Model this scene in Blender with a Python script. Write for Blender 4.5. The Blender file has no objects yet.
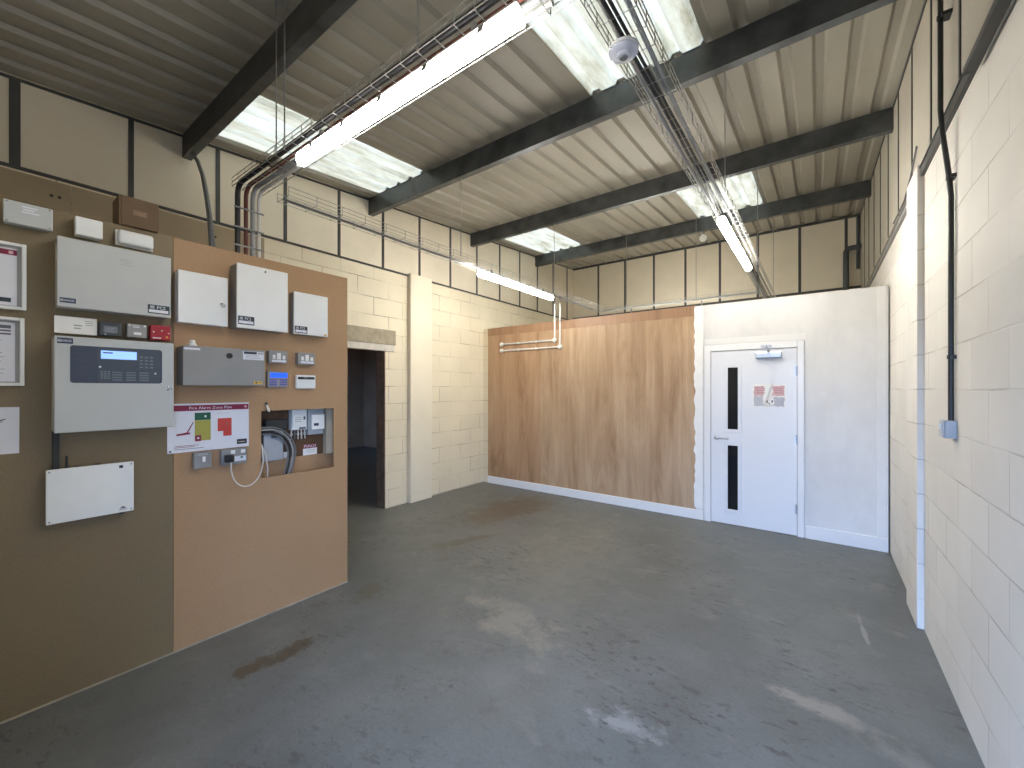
import bpy, bmesh, math, random
from mathutils import Vector, Matrix
random.seed(11)
S = bpy.context.scene
C = S.collection

# ------------------------------------------------------------------ camera, world, exposure
YAW = math.radians(36.535)
cam_d = bpy.data.cameras.new('camera'); cam = bpy.data.objects.new('camera', cam_d); C.objects.link(cam)
cam_d.sensor_width = 36.0; cam_d.lens = 413.0/1024.0*36.0; cam_d.clip_start = 0.02
cam_d.shift_y = 5.0/1024.0
cam.location = (0, 0, 1.55); cam.rotation_euler = (math.pi/2, 0, YAW)
S.camera = cam

W = bpy.data.worlds.new('sky'); S.world = W; W.use_nodes = True
wn = W.node_tree.nodes; wl = W.node_tree.links; wn.clear()
w_o = wn.new('ShaderNodeOutputWorld'); w_b = wn.new('ShaderNodeBackground')
w_b.inputs['Strength'].default_value = 5.0
# clear blue sky low down on the shaded side, bright hazy cloud overhead, dull ground
w_t = wn.new('ShaderNodeTexCoord'); w_s = wn.new('ShaderNodeSeparateXYZ'); w_r = wn.new('ShaderNodeValToRGB')
wl.new(w_t.outputs['Generated'], w_s.inputs[0])
w_m = wn.new('ShaderNodeMapRange'); w_m.inputs[1].default_value = -1.0; w_m.inputs[2].default_value = 1.0
wl.new(w_s.outputs['Z'], w_m.inputs[0]); wl.new(w_m.outputs[0], w_r.inputs[0])
el = w_r.color_ramp.elements
el[0].position = 0.49; el[0].color = (0.05, 0.05, 0.05, 1); el[1].position = 0.51; el[1].color = (1.65, 2.75, 5.2, 1)
e_ = el.new(0.78); e_.color = (1.25, 2.2, 4.2, 1); e_ = el.new(0.90); e_.color = (0.50, 0.46, 0.385, 1)
w_f = wn.new('ShaderNodeMapRange'); w_f.inputs[1].default_value = -0.15; w_f.inputs[2].default_value = -0.45
wl.new(w_s.outputs['Y'], w_f.inputs[0])
w_x = wn.new('ShaderNodeMix'); w_x.data_type = 'RGBA'; wl.new(w_f.outputs[0], w_x.inputs[0])
w_x.inputs[6].default_value = (0.50, 0.46, 0.385, 1); wl.new(w_r.outputs['Color'], w_x.inputs[7])
wl.new(w_x.outputs[2], w_b.inputs['Color'])
wl.new(w_b.outputs[0], w_o.inputs[0])

S.view_settings.view_transform = 'Standard'; S.view_settings.look = 'None'
S.view_settings.gamma = 1.0; S.view_settings.use_curve_mapping = False
S.view_settings.exposure = 0.06
try:
    S.cycles.use_denoising = True; S.cycles.max_bounces = 10; S.cycles.diffuse_bounces = 6
    S.cycles.sample_clamp_indirect = 6.0
except Exception:
    pass

LAMP = 88.0          # radiance of the lamp diffusers

# daylight enters by the open loading door behind the camera; this only guides the sampling of the sky there
DOOR_X0, DOOR_X1, DOOR_Z = -0.72, 0.47, 2.25
FRONT_Y = -0.32
pd = bpy.data.lights.new('loading_door_daylight', 'AREA'); pd.shape = 'RECTANGLE'
pd.size = DOOR_X1-DOOR_X0; pd.size_y = DOOR_Z; pd.cycles.is_portal = True
po = bpy.data.objects.new('loading_door_daylight', pd); C.objects.link(po)
po.location = ((DOOR_X0+DOOR_X1)/2, FRONT_Y-0.1, DOOR_Z/2); po.rotation_euler = (math.pi/2, 0, 0)

# ------------------------------------------------------------------ dimensions
XL, XR = -4.5, 0.55
YB, YP = 8.40, 5.28
XB = -3.04                                   # face of the equipment board
def roof_z(y): return 3.70 + 0.0695*y
RAIL_L, RAIL_R = 3.09, 2.94

# ------------------------------------------------------------------ materials
def lin(c): return tuple(((v/12.92) if v <= 0.04045 else ((v+0.055)/1.055)**2.4) for v in c)
class NT:
    def __init__(s, m):
        s.m = m; s.n = m.node_tree.nodes; s.l = m.node_tree.links
        s.b = s.n['Principled BSDF']
    def new(s, t, **kw):
        x = s.n.new(t)
        for k, v in kw.items(): setattr(x, k, v)
        return x
    def link(s, a, b): s.l.new(a, b)
    def coord(s, scale=(1, 1, 1), rot=(0, 0, 0), loc=(0, 0, 0)):
        g = s.new('ShaderNodeNewGeometry'); mp = s.new('ShaderNodeMapping')
        mp.inputs['Scale'].default_value = scale; mp.inputs['Rotation'].default_value = rot; mp.inputs['Location'].default_value = loc
        s.link(g.outputs['Position'], mp.inputs['Vector']); return mp.outputs[0]
    def noise(s, vec, scale, detail=4, rough=0.55):
        x = s.new('ShaderNodeTexNoise'); x.inputs['Scale'].default_value = scale
        x.inputs['Detail'].default_value = detail; x.inputs['Roughness'].default_value = rough
        s.link(vec, x.inputs['Vector']); return x.outputs['Fac']
    def ramp(s, fac, stops):
        x = s.new('ShaderNodeValToRGB'); e = x.color_ramp.elements
        while len(e) < len(stops): e.new(0.5)
        for i, (p, c) in enumerate(stops):
            e[i].position = p; e[i].color = (*(c if hasattr(c, '__len__') else (c, c, c)), 1)
        s.link(fac, x.inputs['Fac']); return x.outputs['Color']
    def mix(s, fac, a, b, mode='MIX'):
        x = s.new('ShaderNodeMix', data_type='RGBA', blend_type=mode)
        for sock, v in ((x.inputs[0], fac), (x.inputs[6], a), (x.inputs[7], b)):
            if hasattr(v, 'links'): s.link(v, sock)
            elif hasattr(v, '__len__'): sock.default_value = (*v, 1)
            else: sock.default_value = v
        return x.outputs[2]
    def math(s, op, a, b=0.0, c=None):
        x = s.new('ShaderNodeMath', operation=op)
        for i, v in enumerate((a, b) if c is None else (a, b, c)):
            if hasattr(v, 'links'): s.link(v, x.inputs[i])
            else: x.inputs[i].default_value = v
        return x.outputs[0]
    def bump(s, h, strength=0.3, dist=0.01):
        x = s.new('ShaderNodeBump'); x.inputs['Strength'].default_value = strength; x.inputs['Distance'].default_value = dist
        s.link(h, x.inputs['Height']); s.link(x.outputs[0], s.b.inputs['Normal'])
    def base(s, v):
        if hasattr(v, 'links'): s.link(v, s.b.inputs['Base Color'])
        else: s.b.inputs['Base Color'].default_value = (*v, 1)

def raw(name, col, rough=0.5, metal=0.0):
    m = bpy.data.materials.new(name); m.use_nodes = True; t = NT(m)
    t.base(col); t.b.inputs['Roughness'].default_value = rough; t.b.inputs['Metallic'].default_value = metal
    return t
def mat(name, col, rough=0.5, metal=0.0, var=0.06, scale=9.0, bump=0.0):
    """plain surface with a faint procedural variation"""
    t = raw(name, col, rough, metal)
    n = t.noise(t.coord(), scale)
    lo = tuple(c*(1-var) for c in col); hi = tuple(min(1, c*(1+var)) for c in col)
    t.base(t.ramp(n, [(0.3, lo), (0.7, hi)]))
    if bump: t.bump(t.noise(t.coord(), scale*12, 3), bump, 0.004)
    return t.m

def block_mat(name, col, mortar, zoff, axis='Y', mfac=0.92, var=0.05, stain=0.0):
    t = raw(name, col, 0.62)
    g = t.new('ShaderNodeNewGeometry'); sp = t.new('ShaderNodeSeparateXYZ'); cb = t.new('ShaderNodeCombineXYZ')
    t.link(g.outputs['Position'], sp.inputs[0])
    wob = t.noise(t.coord(), 3.0, 2)
    yy = t.math('MULTIPLY_ADD', wob, 0.012, sp.outputs['Y' if axis == 'Y' else 'X'])
    zz = t.math('MULTIPLY_ADD', wob, 0.016, t.math('ADD', sp.outputs['Z'], zoff))
    t.link(yy, cb.inputs[0]); t.link(zz, cb.inputs[1])
    br = t.new('ShaderNodeTexBrick'); t.link(cb.outputs[0], br.inputs['Vector'])
    br.inputs['Scale'].default_value = 1.0; br.inputs['Brick Width'].default_value = 0.45; br.inputs['Row Height'].default_value = 0.225
    br.inputs['Mortar Size'].default_value = 0.0045; br.inputs['Mortar Smooth'].default_value = 0.35; br.inputs['Bias'].default_value = 0
    br.inputs['Color1'].default_value = (*tuple(c*(1-var) for c in col), 1); br.inputs['Color2'].default_value = (*tuple(min(1, c*(1+var)) for c in col), 1)
    br.inputs['Mortar'].default_value = (*mortar, 1)
    # paint bridges many of the joints
    thick = t.ramp(t.noise(t.coord(loc=(3, 1, 7)), 2.2, 3), [(0.42, 0.12), (0.62, 1.0)])
    fac = t.math('MULTIPLY', br.outputs['Fac'], t.math('MULTIPLY', thick, mfac))
    n = t.noise(t.coord(), 1.6, 5)
    bc = t.mix(1.0, br.outputs['Color'], t.ramp(n, [(0.3, 0.93), (0.7, 1.04)]), 'MULTIPLY')
    face = t.mix(fac, t.mix(br.outputs['Fac'], bc, col), mortar)
    t.base(face)
    h = t.math('MULTIPLY_ADD', t.noise(t.coord(), 160, 3), 0.22, t.math('MULTIPLY', t.math('MULTIPLY', br.outputs['Fac'], t.math('MULTIPLY_ADD', thick, 0.7, 0.3)), -1.0))
    t.bump(h, 0.55, 0.006)
    return t.m

M = {}
M['block_l'] = block_mat('painted_block_cream', (0.74, 0.66, 0.49), (0.30, 0.245, 0.16), -0.017, var=0.022)
M['block_r'] = block_mat('painted_block_white', (0.76, 0.72, 0.65), (0.46, 0.42, 0.35), 0.02, mfac=0.85, var=0.03)
M['block_x'] = block_mat('painted_block_cross', (0.72, 0.66, 0.52), (0.4, 0.34, 0.25), 0.0, 'X')
M['pil'] = mat('painted_pilaster', (0.75, 0.68, 0.53), 0.6, var=0.03, scale=3, bump=0.1)
M['pil_r'] = mat('painted_pilaster_white', (0.78, 0.74, 0.66), 0.6, var=0.03, scale=3, bump=0.1)
M['clad'] = mat('cladding_beige', (0.66, 0.59, 0.455), 0.6, var=0.05, scale=2.2)
M['clad_r'] = mat('cladding_dimmed', (0.42, 0.385, 0.315), 0.6, var=0.05, scale=2.2)  # same cladding, darkened to paint in the dim light at upper right
M['strip'] = mat('cover_strip_dark', (0.055, 0.055, 0.05), 0.5, var=0.2, scale=6)
M['steel'] = mat('purlin_steel', (0.085, 0.09, 0.09), 0.42, 0.45, var=0.35, scale=5)
M['galv'] = mat('galvanised_wire', (0.42, 0.42, 0.40), 0.38, 0.8, var=0.12, scale=20)
M['greysteel'] = mat('grey_galvanised', (0.30, 0.30, 0.29), 0.45, 0.6, var=0.15, scale=8)
M['concrete'] = mat('rough_concrete', (0.36, 0.31, 0.225), 0.85, var=0.18, scale=14, bump=0.5)
M['white'] = mat('white_plastic', (0.78, 0.78, 0.75), 0.4, var=0.02)
M['cabwhite'] = mat('white_cabinet_enamel', (0.84, 0.84, 0.81), 0.42, var=0.02)
M['cabgrey'] = mat('pale_grey_enamel', (0.50, 0.51, 0.49), 0.45, var=0.02)
M['cabgrey2'] = mat('worn_cream_paint', (0.55, 0.52, 0.45), 0.6, var=.12, scale=10)
M['midgrey'] = mat('mid_grey_enamel', (0.265, 0.26, 0.25), 0.5, var=0.05)
M['metalbox'] = mat('metal_clad_grey', (0.275, 0.27, 0.26), 0.42, 0.3, var=0.08)
M['darkgap'] = mat('dark_gap', (0.03, 0.03, 0.03), 0.7)
M['black'] = mat('black_plastic', (0.014, 0.014, 0.015), 0.4, var=0.1)
M['darkgrey'] = mat('dark_grey_plastic', (0.05, 0.055, 0.06), 0.45, var=0.1)
M['fascia'] = mat('navy_grey_fascia', (0.045, 0.055, 0.085), 0.38, var=0.05)
M['fascia2'] = mat('slate_fascia', (0.06, 0.075, 0.095), 0.38, var=0.05)
M['key'] = mat('key_grey', (0.16, 0.18, 0.21), 0.5)
M['navy'] = mat('navy_label', (0.018, 0.03, 0.075), 0.45)
M['slate'] = mat('slate_label', (0.02, 0.035, 0.045), 0.45)
M['paper'] = mat('white_paper', (0.72, 0.72, 0.76), 0.7, var=0.02)
M['ink'] = mat('grey_ink', (0.12, 0.12, 0.14), 0.7)
M['faint'] = mat('faint_ink', (0.38, 0.38, 0.37), 0.7)
M['maroon'] = mat('maroon_print', (0.22, 0.012, 0.045), 0.6, var=0.03)
M['green'] = mat('green_print', (0.012, 0.10, 0.05), 0.6, var=0.03)
M['olive'] = mat('olive_print', (0.36, 0.33, 0.06), 0.6, var=0.05)
M['redprint'] = mat('red_print', (0.50, 0.045, 0.035), 0.6, var=0.03)
M['red'] = mat('red_plastic', (0.36, 0.012, 0.025), 0.4, var=0.05)
M['redcable'] = mat('red_brown_sheath', (0.13, 0.035, 0.024), 0.5)
M['blue'] = mat('blue_plate', (0.10, 0.10, 0.42), 0.45, var=0.1)
M['yellow'] = mat('yellow_sticker', (0.70, 0.42, 0.05), 0.6)
M['chrome'] = mat('chrome', (0.62, 0.62, 0.62), 0.18, 1.0, var=0.02)
M['satin'] = mat('satin_steel', (0.50, 0.51, 0.52), 0.3, 0.9, var=0.03)
M['card'] = mat('brown_cardboard', (0.135, 0.085, 0.045), 0.8, var=0.1)
M['cardpale'] = mat('pale_cardboard_patch', (0.24, 0.155, 0.095), 0.8, var=0.1)
M['door'] = mat('white_door_paint', (0.80, 0.80, 0.81), 0.33, var=0.012, scale=3)
M['gloss'] = mat('white_gloss_trim', (0.82, 0.81, 0.79), 0.3, var=0.015, scale=3)
M['filler'] = mat('white_filler', (0.86, 0.84, 0.80), 0.6, var=0.03, scale=12)
M['pinkred'] = mat('faded_red_print', (0.60, 0.40, 0.40), 0.6, var=0.1, scale=40)
M['pinkred2'] = mat('faded_red_lettering', (0.45, 0.20, 0.21), 0.6)
M['filler2'] = mat('off_white_filler', (0.78, 0.77, 0.745), 0.55, var=.03, scale=5)
M['palegrey'] = mat('faded_grey_print', (0.48, 0.48, 0.52), 0.6, var=0.06, scale=60)
M['greyblue'] = mat('grey_blue_plastic', (0.36, 0.385, 0.40), 0.5)
M['cream'] = mat('cream_timber', (0.55, 0.47, 0.34), 0.7, var=0.1, scale=14)
M['studpale'] = mat('dusty_sealant', (0.36, 0.31, 0.235), 0.8, var=.25, scale=8)
M['studwood'] = mat('softwood_stud', (0.35, 0.23, 0.12), 0.7, var=0.2, scale=10)
M['darkwood'] = mat('dark_brown_ply', (0.10, 0.05, 0.022), 0.7, var=0.35, scale=9)
M['cable_w'] = mat('white_cable', (0.66, 0.62, 0.56), 0.5)
M['cable_g'] = mat('grey_cable', (0.16, 0.16, 0.16), 0.5)
M['cable_lg'] = mat('light_grey_cable', (0.34, 0.34, 0.33), 0.5)
M['sideroom'] = mat('side_room_wall', (0.44, 0.33, 0.23), 0.8, var=0.1, scale=2)

def hardboard(name, a, b):
    t = raw(name, a, 0.55)
    n = t.noise(t.coord(), 1.1, 5); f = t.noise(t.coord(), 120, 3)
    c = t.ramp(n, [(0.28, a), (0.72, b)])
    t.base(t.mix(1.0, c, t.ramp(f, [(0.3, 0.90), (0.7, 1.07)]), 'MULTIPLY')); t.bump(f, 0.08, 0.002); return t.m
M['hb_r'] = hardboard('brown_hardboard', (0.375, 0.222, 0.112), (0.435, 0.262, 0.134))
M['hb_l'] = hardboard('olive_hardboard', (0.185, 0.136, 0.070), (0.215, 0.158, 0.082))

def plywood(name, a, b, dark, off):
    t = raw(name, a, 0.5)
    v = t.coord((4.2, 4.2, 0.55), loc=(off, 0, off*2))
    nd = t.new('ShaderNodeTexNoise'); nd.inputs['Scale'].default_value = 1.0; nd.inputs['Detail'].default_value = 7; nd.inputs['Roughness'].default_value = 0.70; nd.inputs['Distortion'].default_value = 0.9
    t.link(v, nd.inputs['Vector']); n1 = nd.outputs['Fac']
    v2 = t.coord((38, 38, 1.1), loc=(off*3, 0, 0)); n2 = t.noise(v2, 1.0, 4, 0.6)
    c = t.ramp(n1, [(0.34, dark), (0.47, a), (0.64, b)])
    c = t.mix(1.0, c, t.ramp(n2, [(0.3, 0.90), (0.7, 1.07)]), 'MULTIPLY')
    t.base(c); t.bump(n2, 0.1, 0.002); return t.m
M['ply'] = plywood('plywood_face', (0.43, 0.285, 0.168), (0.52, 0.37, 0.235), (0.315, 0.185, 0.098), 0.0)
M['ply2'] = plywood('plywood_face_redder', (0.41, 0.25, 0.14), (0.47, 0.31, 0.185), (0.31, 0.17, 0.088), 2.7)
M['plyt'] = plywood('plywood_head_strip', (0.33, 0.19, 0.105), (0.38, 0.225, 0.13), (0.26, 0.14, 0.075), 5.1)

def white_board():
    t = raw('white_painted_board', (0.7, 0.7, 0.7), 0.5)
    n = t.noise(t.coord((1, 1, 0.5)), 2.6, 6, 0.65)
    fine = t.noise(t.coord(loc=(4, 2, 0)), 22, 4)
    c = t.ramp(n, [(0.30, (0.66, 0.645, 0.62)), (0.62, (0.76, 0.745, 0.72))])
    sp = t.ramp(fine, [(0.70, 0.0), (0.78, 1.0)])
    t.base(t.mix(t.math('MULTIPLY', sp, 0.5), c, (0.84, 0.83, 0.81))); return t.m
M['wboard'] = white_board()

def roof_mat(name, a, b):
    t = raw(name, a, 0.5)
    n = t.noise(t.coord((1, 0.25, 1)), 3.0, 5)
    t.base(t.ramp(n, [(0.3, a), (0.7, b)])); return t.m
M['roof'] = roof_mat('roof_sheet', (0.265, 0.242, 0.190), (0.32, 0.296, 0.24))

def rooflight_mat():
    t = raw('translucent_rooflight', (0.75, 0.72, 0.6), 0.6)
    out = t.n['Material Output']
    n = t.noise(t.coord((2.0, 0.5, 1)), 3.5, 5, 0.65)
    c = t.ramp(n, [(0.28, (0.19, 0.150, 0.075)), (0.50, (0.37, 0.320, 0.205)), (0.72, (0.47, 0.42, 0.305))])
    tr = t.new('ShaderNodeBsdfTranslucent'); df = t.new('ShaderNodeBsdfDiffuse'); ms = t.new('ShaderNodeMixShader')
    t.link(c, tr.inputs[0]); t.link(c, df.inputs[0]); ms.inputs[0].default_value = 0.72
    t.link(df.outputs[0], ms.inputs[1]); t.link(tr.outputs[0], ms.inputs[2]); t.link(ms.outputs[0], out.inputs[0]); return t.m
M['rooflight'] = rooflight_mat()

def emit(name, col, strength):
    t = raw(name, col, 0.4)
    t.b.inputs['Emission Color'].default_value = (*col, 1); t.b.inputs['Emission Strength'].default_value = strength
    return t.m
M['lamp'] = emit('lit_diffuser', (1.0, 0.965, 0.90), LAMP)
M['lamp_side'] = emit('lit_diffuser_side', (1.0, 0.965, 0.90), LAMP*0.80)
M['lamp_near'] = emit('lit_diffuser_near', (1.0, 0.985, 0.96), LAMP*0.43)
M['lcd'] = emit('lit_blue_white_screen', (0.30, 0.52, 1.0), 0.75)
M['lcd2'] = emit('lit_blue_screen', (0.01, 0.10, 0.95), 0.8)

def floor_mat():
    t = raw('painted_concrete_floor', (0.15, 0.15, 0.15), 0.5)
    g = t.new('ShaderNodeNewGeometry'); sp = t.new('ShaderNodeSeparateXYZ'); t.link(g.outputs['Position'], sp.inputs[0])
    X, Y = sp.outputs['X'], sp.outputs['Y']
    big = t.noise(t.coord(), 0.55, 5, 0.6); med = t.noise(t.coord(loc=(5, 3, 0)), 2.3, 6, 0.65); fine = t.noise(t.coord(), 55, 3)
    c = t.ramp(big, [(0.30, (0.112, 0.117, 0.113)), (0.70, (0.165, 0.170, 0.158))])
    c = t.mix(1.0, c, t.ramp(med, [(0.28, 0.76), (0.72, 1.18)]), 'MULTIPLY')
    c = t.mix(1.0, c, t.ramp(fine, [(0.3, 0.92), (0.7, 1.08)]), 'MULTIPLY')
    edge = t.noise(t.coord(loc=(1, 9, 0)), 5.0, 8, 0.75)
    def blob(x, y, rx, ry, ang, lo=0.55, hi=0.95, rag=0.9):
        ca, sa = math.cos(ang), math.sin(ang)
        dx, dy = t.math('SUBTRACT', X, x), t.math('SUBTRACT', Y, y)
        u = t.math('DIVIDE', t.math('ADD', t.math('MULTIPLY', dx, ca), t.math('MULTIPLY', dy, sa)), rx)
        v = t.math('DIVIDE', t.math('SUBTRACT', t.math('MULTIPLY', dy, ca), t.math('MULTIPLY', dx, sa)), ry)
        r = t.math('SQRT', t.math('ADD', t.math('MULTIPLY', u, u), t.math('MULTIPLY', v, v)))
        r = t.math('ADD', r, t.math('MULTIPLY', t.math('SUBTRACT', edge, 0.5), rag*4))
        return t.math('SUBTRACT', 1.0, t.ramp(r, [(lo, 0.0), (hi, 1.0)]))
    def apply(c, mask, col, k): return t.mix(t.math('MULTIPLY', mask, k), c, col)
    # pale, dusty foot-worn areas, then brown damp patches, then scrapes
    c = apply(c, blob(-1.9, 3.2, 0.75, 1.5, 0.2, 0.2, 1.0), (0.21, 0.20, 0.165), 0.45)
    c = apply(c, blob(-1.65, 2.25, 0.5, 0.22, -0.25, 0.3, 0.9), (0.235, 0.22, 0.185), 0.7)
    c = apply(c, blob(-3.2, 4.35, 0.42, 1.05, -0.10, 0.5, 1.1, 0.75), (0.105, 0.078, 0.047), 0.75)
    c = apply(c, blob(-2.9, 3.1, 0.10, 0.5, -0.4, 0.4, 0.9, 0.9), (0.105, 0.085, 0.055), 0.7)
    c = apply(c, blob(-2.52, 1.12, 0.075, 0.30, -0.1, 0.5, 0.9, 1.1), (0.085, 0.062, 0.035), 0.8)
    c = apply(c, blob(-2.75, 1.9, 0.10, 0.25, 0.2, 0.4, 0.9, 1.0), (0.11, 0.095, 0.06), 0.6)
    c = apply(c, blob(0.02, 2.50, 0.28, 0.075, -0.15, 0.35, 1.0, 0.7), (0.30, 0.28, 0.235), 0.7)
    c = apply(c, blob(0.33, 2.35, 0.22, 0.07, -0.35, 0.3, 1.0, 0.8), (0.27, 0.26, 0.235), 0.5)
    c = apply(c, blob(-0.72, 1.85, 0.17, 0.10, 0.3, 0.3, 0.9, 1.1), (0.34, 0.34, 0.335), 0.6)
    c = apply(c, blob(0.235, 3.45, 0.015, 0.28, 0.06, 0.5, 0.95, 0.8), (0.32, 0.32, 0.30), 0.6)
    # heel marks and flakes of dirt, dragged diagonally
    rot = (0, 0, math.radians(-35))
    sm = t.noise(t.coord((9, 22, 1), rot), 1.0, 4, 0.7); where = t.noise(t.coord(loc=(8, 2, 0)), 1.3, 3)
    msk = t.math('MULTIPLY', t.ramp(sm, [(0.565, 0.0), (0.62, 1.0)]), t.ramp(where, [(0.47, 0.0), (0.60, 1.0)]))
    c = apply(c, msk, (0.050, 0.044, 0.036), 0.62)
    sm2 = t.noise(t.coord((16, 40, 1), (0, 0, math.radians(25)), (3, 3, 0)), 1.0, 3, 0.6)
    msk2 = t.math('MULTIPLY', t.ramp(sm2, [(0.62, 0.0), (0.68, 1.0)]), t.ramp(where, [(0.40, 0.0), (0.62, 1.0)]))
    c = apply(c, msk2, (0.055, 0.048, 0.04), 0.6)
    mo = t.noise(t.coord((6, 6, 1), loc=(4, 4, 0)), 1.0, 7, 0.72)
    c = apply(c, t.ramp(mo, [(0.56, 0.0), (0.66, 1.0)]), (0.085, 0.078, 0.062), 0.38)
    c = apply(c, t.ramp(t.noise(t.coord((3.0, 4.5, 1), (0, 0, 0.5), (7, 1, 0)), 1.0, 7, 0.7), [(0.57, 0.0), (0.70, 1.0)]), (0.235, 0.232, 0.215), 0.45)
    wh = t.noise(t.coord(loc=(2, 8, 1)), 21, 2); c = apply(c, t.ramp(wh, [(0.79, 0.0), (0.82, 1.0)]), (0.42, 0.42, 0.40), 0.6)
    t.base(c)
    rr = t.new('ShaderNodeMapRange'); t.link(med, rr.inputs[0]); rr.inputs[3].default_value = 0.36; rr.inputs[4].default_value = 0.62
    t.link(rr.outputs[0], t.b.inputs['Roughness'])
    t.b.inputs['Specular IOR Level'].default_value = 0.4
    t.bump(t.math('ADD', t.math('MULTIPLY', med, 0.7), t.math('MULTIPLY', fine, 0.12)), 0.12, 0.01)
    return t.m
M['floor'] = floor_mat()

def glass_mat():
    t = raw('dark_wired_glass', (0.02, 0.022, 0.03), 0.06)
    t.b.inputs['Transmission Weight'].default_value = 0.55; t.b.inputs['IOR'].default_value = 1.45
    return t.m
M['glass'] = glass_mat()
def clear_mat():
    t = raw('clear_cover', (0.9, 0.92, 0.92), 0.05); t.b.inputs['Transmission Weight'].default_value = 1.0; t.b.inputs['IOR'].default_value = 1.3
    return t.m
M['clear'] = clear_mat()

# ------------------------------------------------------------------ building helpers
class MB:
    def __init__(s): s.bm = bmesh.new()
    def box(s, x0, x1, y0, y1, z0, z1, bev=0.0, seg=2):
        x0, x1 = sorted((x0, x1)); y0, y1 = sorted((y0, y1)); z0, z1 = sorted((z0, z1))
        r = bmesh.ops.create_cube(s.bm, size=1.0)
        vs = r['verts']
        for v in vs:
            v.co = Vector((x0+(v.co.x+.5)*(x1-x0), y0+(v.co.y+.5)*(y1-y0), z0+(v.co.z+.5)*(z1-z0)))
        if bev > 0:
            es = {e for v in vs for e in v.link_edges}
            bmesh.ops.bevel(s.bm, geom=list(es), offset=bev, segments=seg, profile=0.5, affect='EDGES')
        return s
    def hexa(s, pts):
        """eight corners: four below then four above"""
        v = [s.bm.verts.new(p) for p in pts]
        for f in ((3, 2, 1, 0), (4, 5, 6, 7), (0, 1, 5, 4), (1, 2, 6, 5), (2, 3, 7, 6), (3, 0, 4, 7)):
            s.bm.faces.new([v[i] for i in f])
        return s
    def prism(s, prof, fn, a, b):
        """closed profile of 2-D points carried from a to b; fn(p, q, t) gives the 3-D point"""
        A = [s.bm.verts.new(fn(p, q, a)) for p, q in prof]; B = [s.bm.verts.new(fn(p, q, b)) for p, q in prof]
        n = len(prof)
        for i in range(n): s.bm.faces.new((A[i], A[(i+1) % n], B[(i+1) % n], B[i]))
        s.bm.faces.new(A[::-1]); s.bm.faces.new(B)
        return s
    def tube(s, pts, r, n=10, cap=True):
        pts = [Vector(p) for p in pts]; rings = []
        up = None
        for i, p in enumerate(pts):
            if i == 0: d = pts[1]-p
            elif i == len(pts)-1: d = p-pts[i-1]
            else: d = (pts[i+1]-p).normalized()+(p-pts[i-1]).normalized()
            d.normalize()
            if up is None:
                up = Vector((0, 0, 1)) if abs(d.z) < 0.9 else Vector((1, 0, 0))
            a = d.cross(up)
            if a.length < 1e-4: a = d.orthogonal()
            a.normalize(); b = a.cross(d).normalized(); up = b
            rings.append([s.bm.verts.new(p+a*math.cos(2*math.pi*k/n)*r+b*math.sin(2*math.pi*k/n)*r) for k in range(n)])
        for A, B in zip(rings, rings[1:]):
            for k in range(n): s.bm.faces.new((A[k], A[(k+1) % n], B[(k+1) % n], B[k]))
        if cap: s.bm.faces.new(rings[0][::-1]); s.bm.faces.new(rings[-1])
        return s
    def lathe(s, c, axis, prof, n=28):
        """prof: (distance along axis, radius)"""
        ax = Vector(axis).normalized(); a = ax.orthogonal().normalized(); b = ax.cross(a); c = Vector(c); rings = []
        for h, r in prof:
            rings.append([s.bm.verts.new(c+ax*h+(a*math.cos(2*math.pi*k/n)+b*math.sin(2*math.pi*k/n))*max(r, 1e-4)) for k in range(n)])
        for A, B in zip(rings, rings[1:]):
            for k in range(n): s.bm.faces.new((A[k], A[(k+1) % n], B[(k+1) % n], B[k]))
        s.bm.faces.new(rings[0][::-1]); s.bm.faces.new(rings[-1]); return s
    def poly(s, pts, normal, t):
        """flat outline with a small thickness along normal"""
        nn = Vector(normal)*t
        A = [s.bm.verts.new(Vector(p)) for p in pts]; B = [s.bm.verts.new(Vector(p)+nn) for p in pts]; n = len(A)
        s.bm.faces.new(A[::-1]); s.bm.faces.new(B)
        for i in range(n): s.bm.faces.new((A[i], A[(i+1) % n], B[(i+1) % n], B[i]))
        return s

ROOT = {}
def finish(name, mb, m, parent=None, at=None, smooth=False):
    bm = mb.bm
    bmesh.ops.recalc_face_normals(bm, faces=bm.faces)
    if parent is not None: off = ROOT[parent.name]
    else:
        if at is None:
            xs = [v.co for v in bm.verts]
            at = Vector(((min(v.x for v in xs)+max(v.x for v in xs))/2, (min(v.y for v in xs)+max(v.y for v in xs))/2, min(v.z for v in xs)))
        off = Vector(at)
    bmesh.ops.translate(bm, verts=bm.verts, vec=-off)
    me = bpy.data.meshes.new(name); bm.to_mesh(me); bm.free()
    me.materials.append(M[m] if isinstance(m, str) else m)
    if smooth:
        for p in me.polygons: p.use_smooth = True
        try: me.set_sharp_from_angle(angle=math.radians(40))
        except Exception: pass
    o = bpy.data.objects.new(name, me); C.objects.link(o)
    if parent is not None: o.parent = parent
    else: o.location = off
    ROOT[o.name] = off
    return o
def tag(o, label, cat, group=None):
    o['label'] = label; o['category'] = cat
    if group: o['group'] = group
    return o
def thing(name, label, cat, at, group=None):
    o = bpy.data.objects.new(name, None); C.objects.link(o); o.location = at; o.empty_display_size = 0.05
    ROOT[o.name] = Vector(at); return tag(o, label, cat, group)
def struct(name, mb, m, smooth=False):
    o = finish(name, mb, m, smooth=smooth); o['kind'] = 'structure'; return o
def B(*a, **k): return MB().box(*a, **k)

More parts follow.
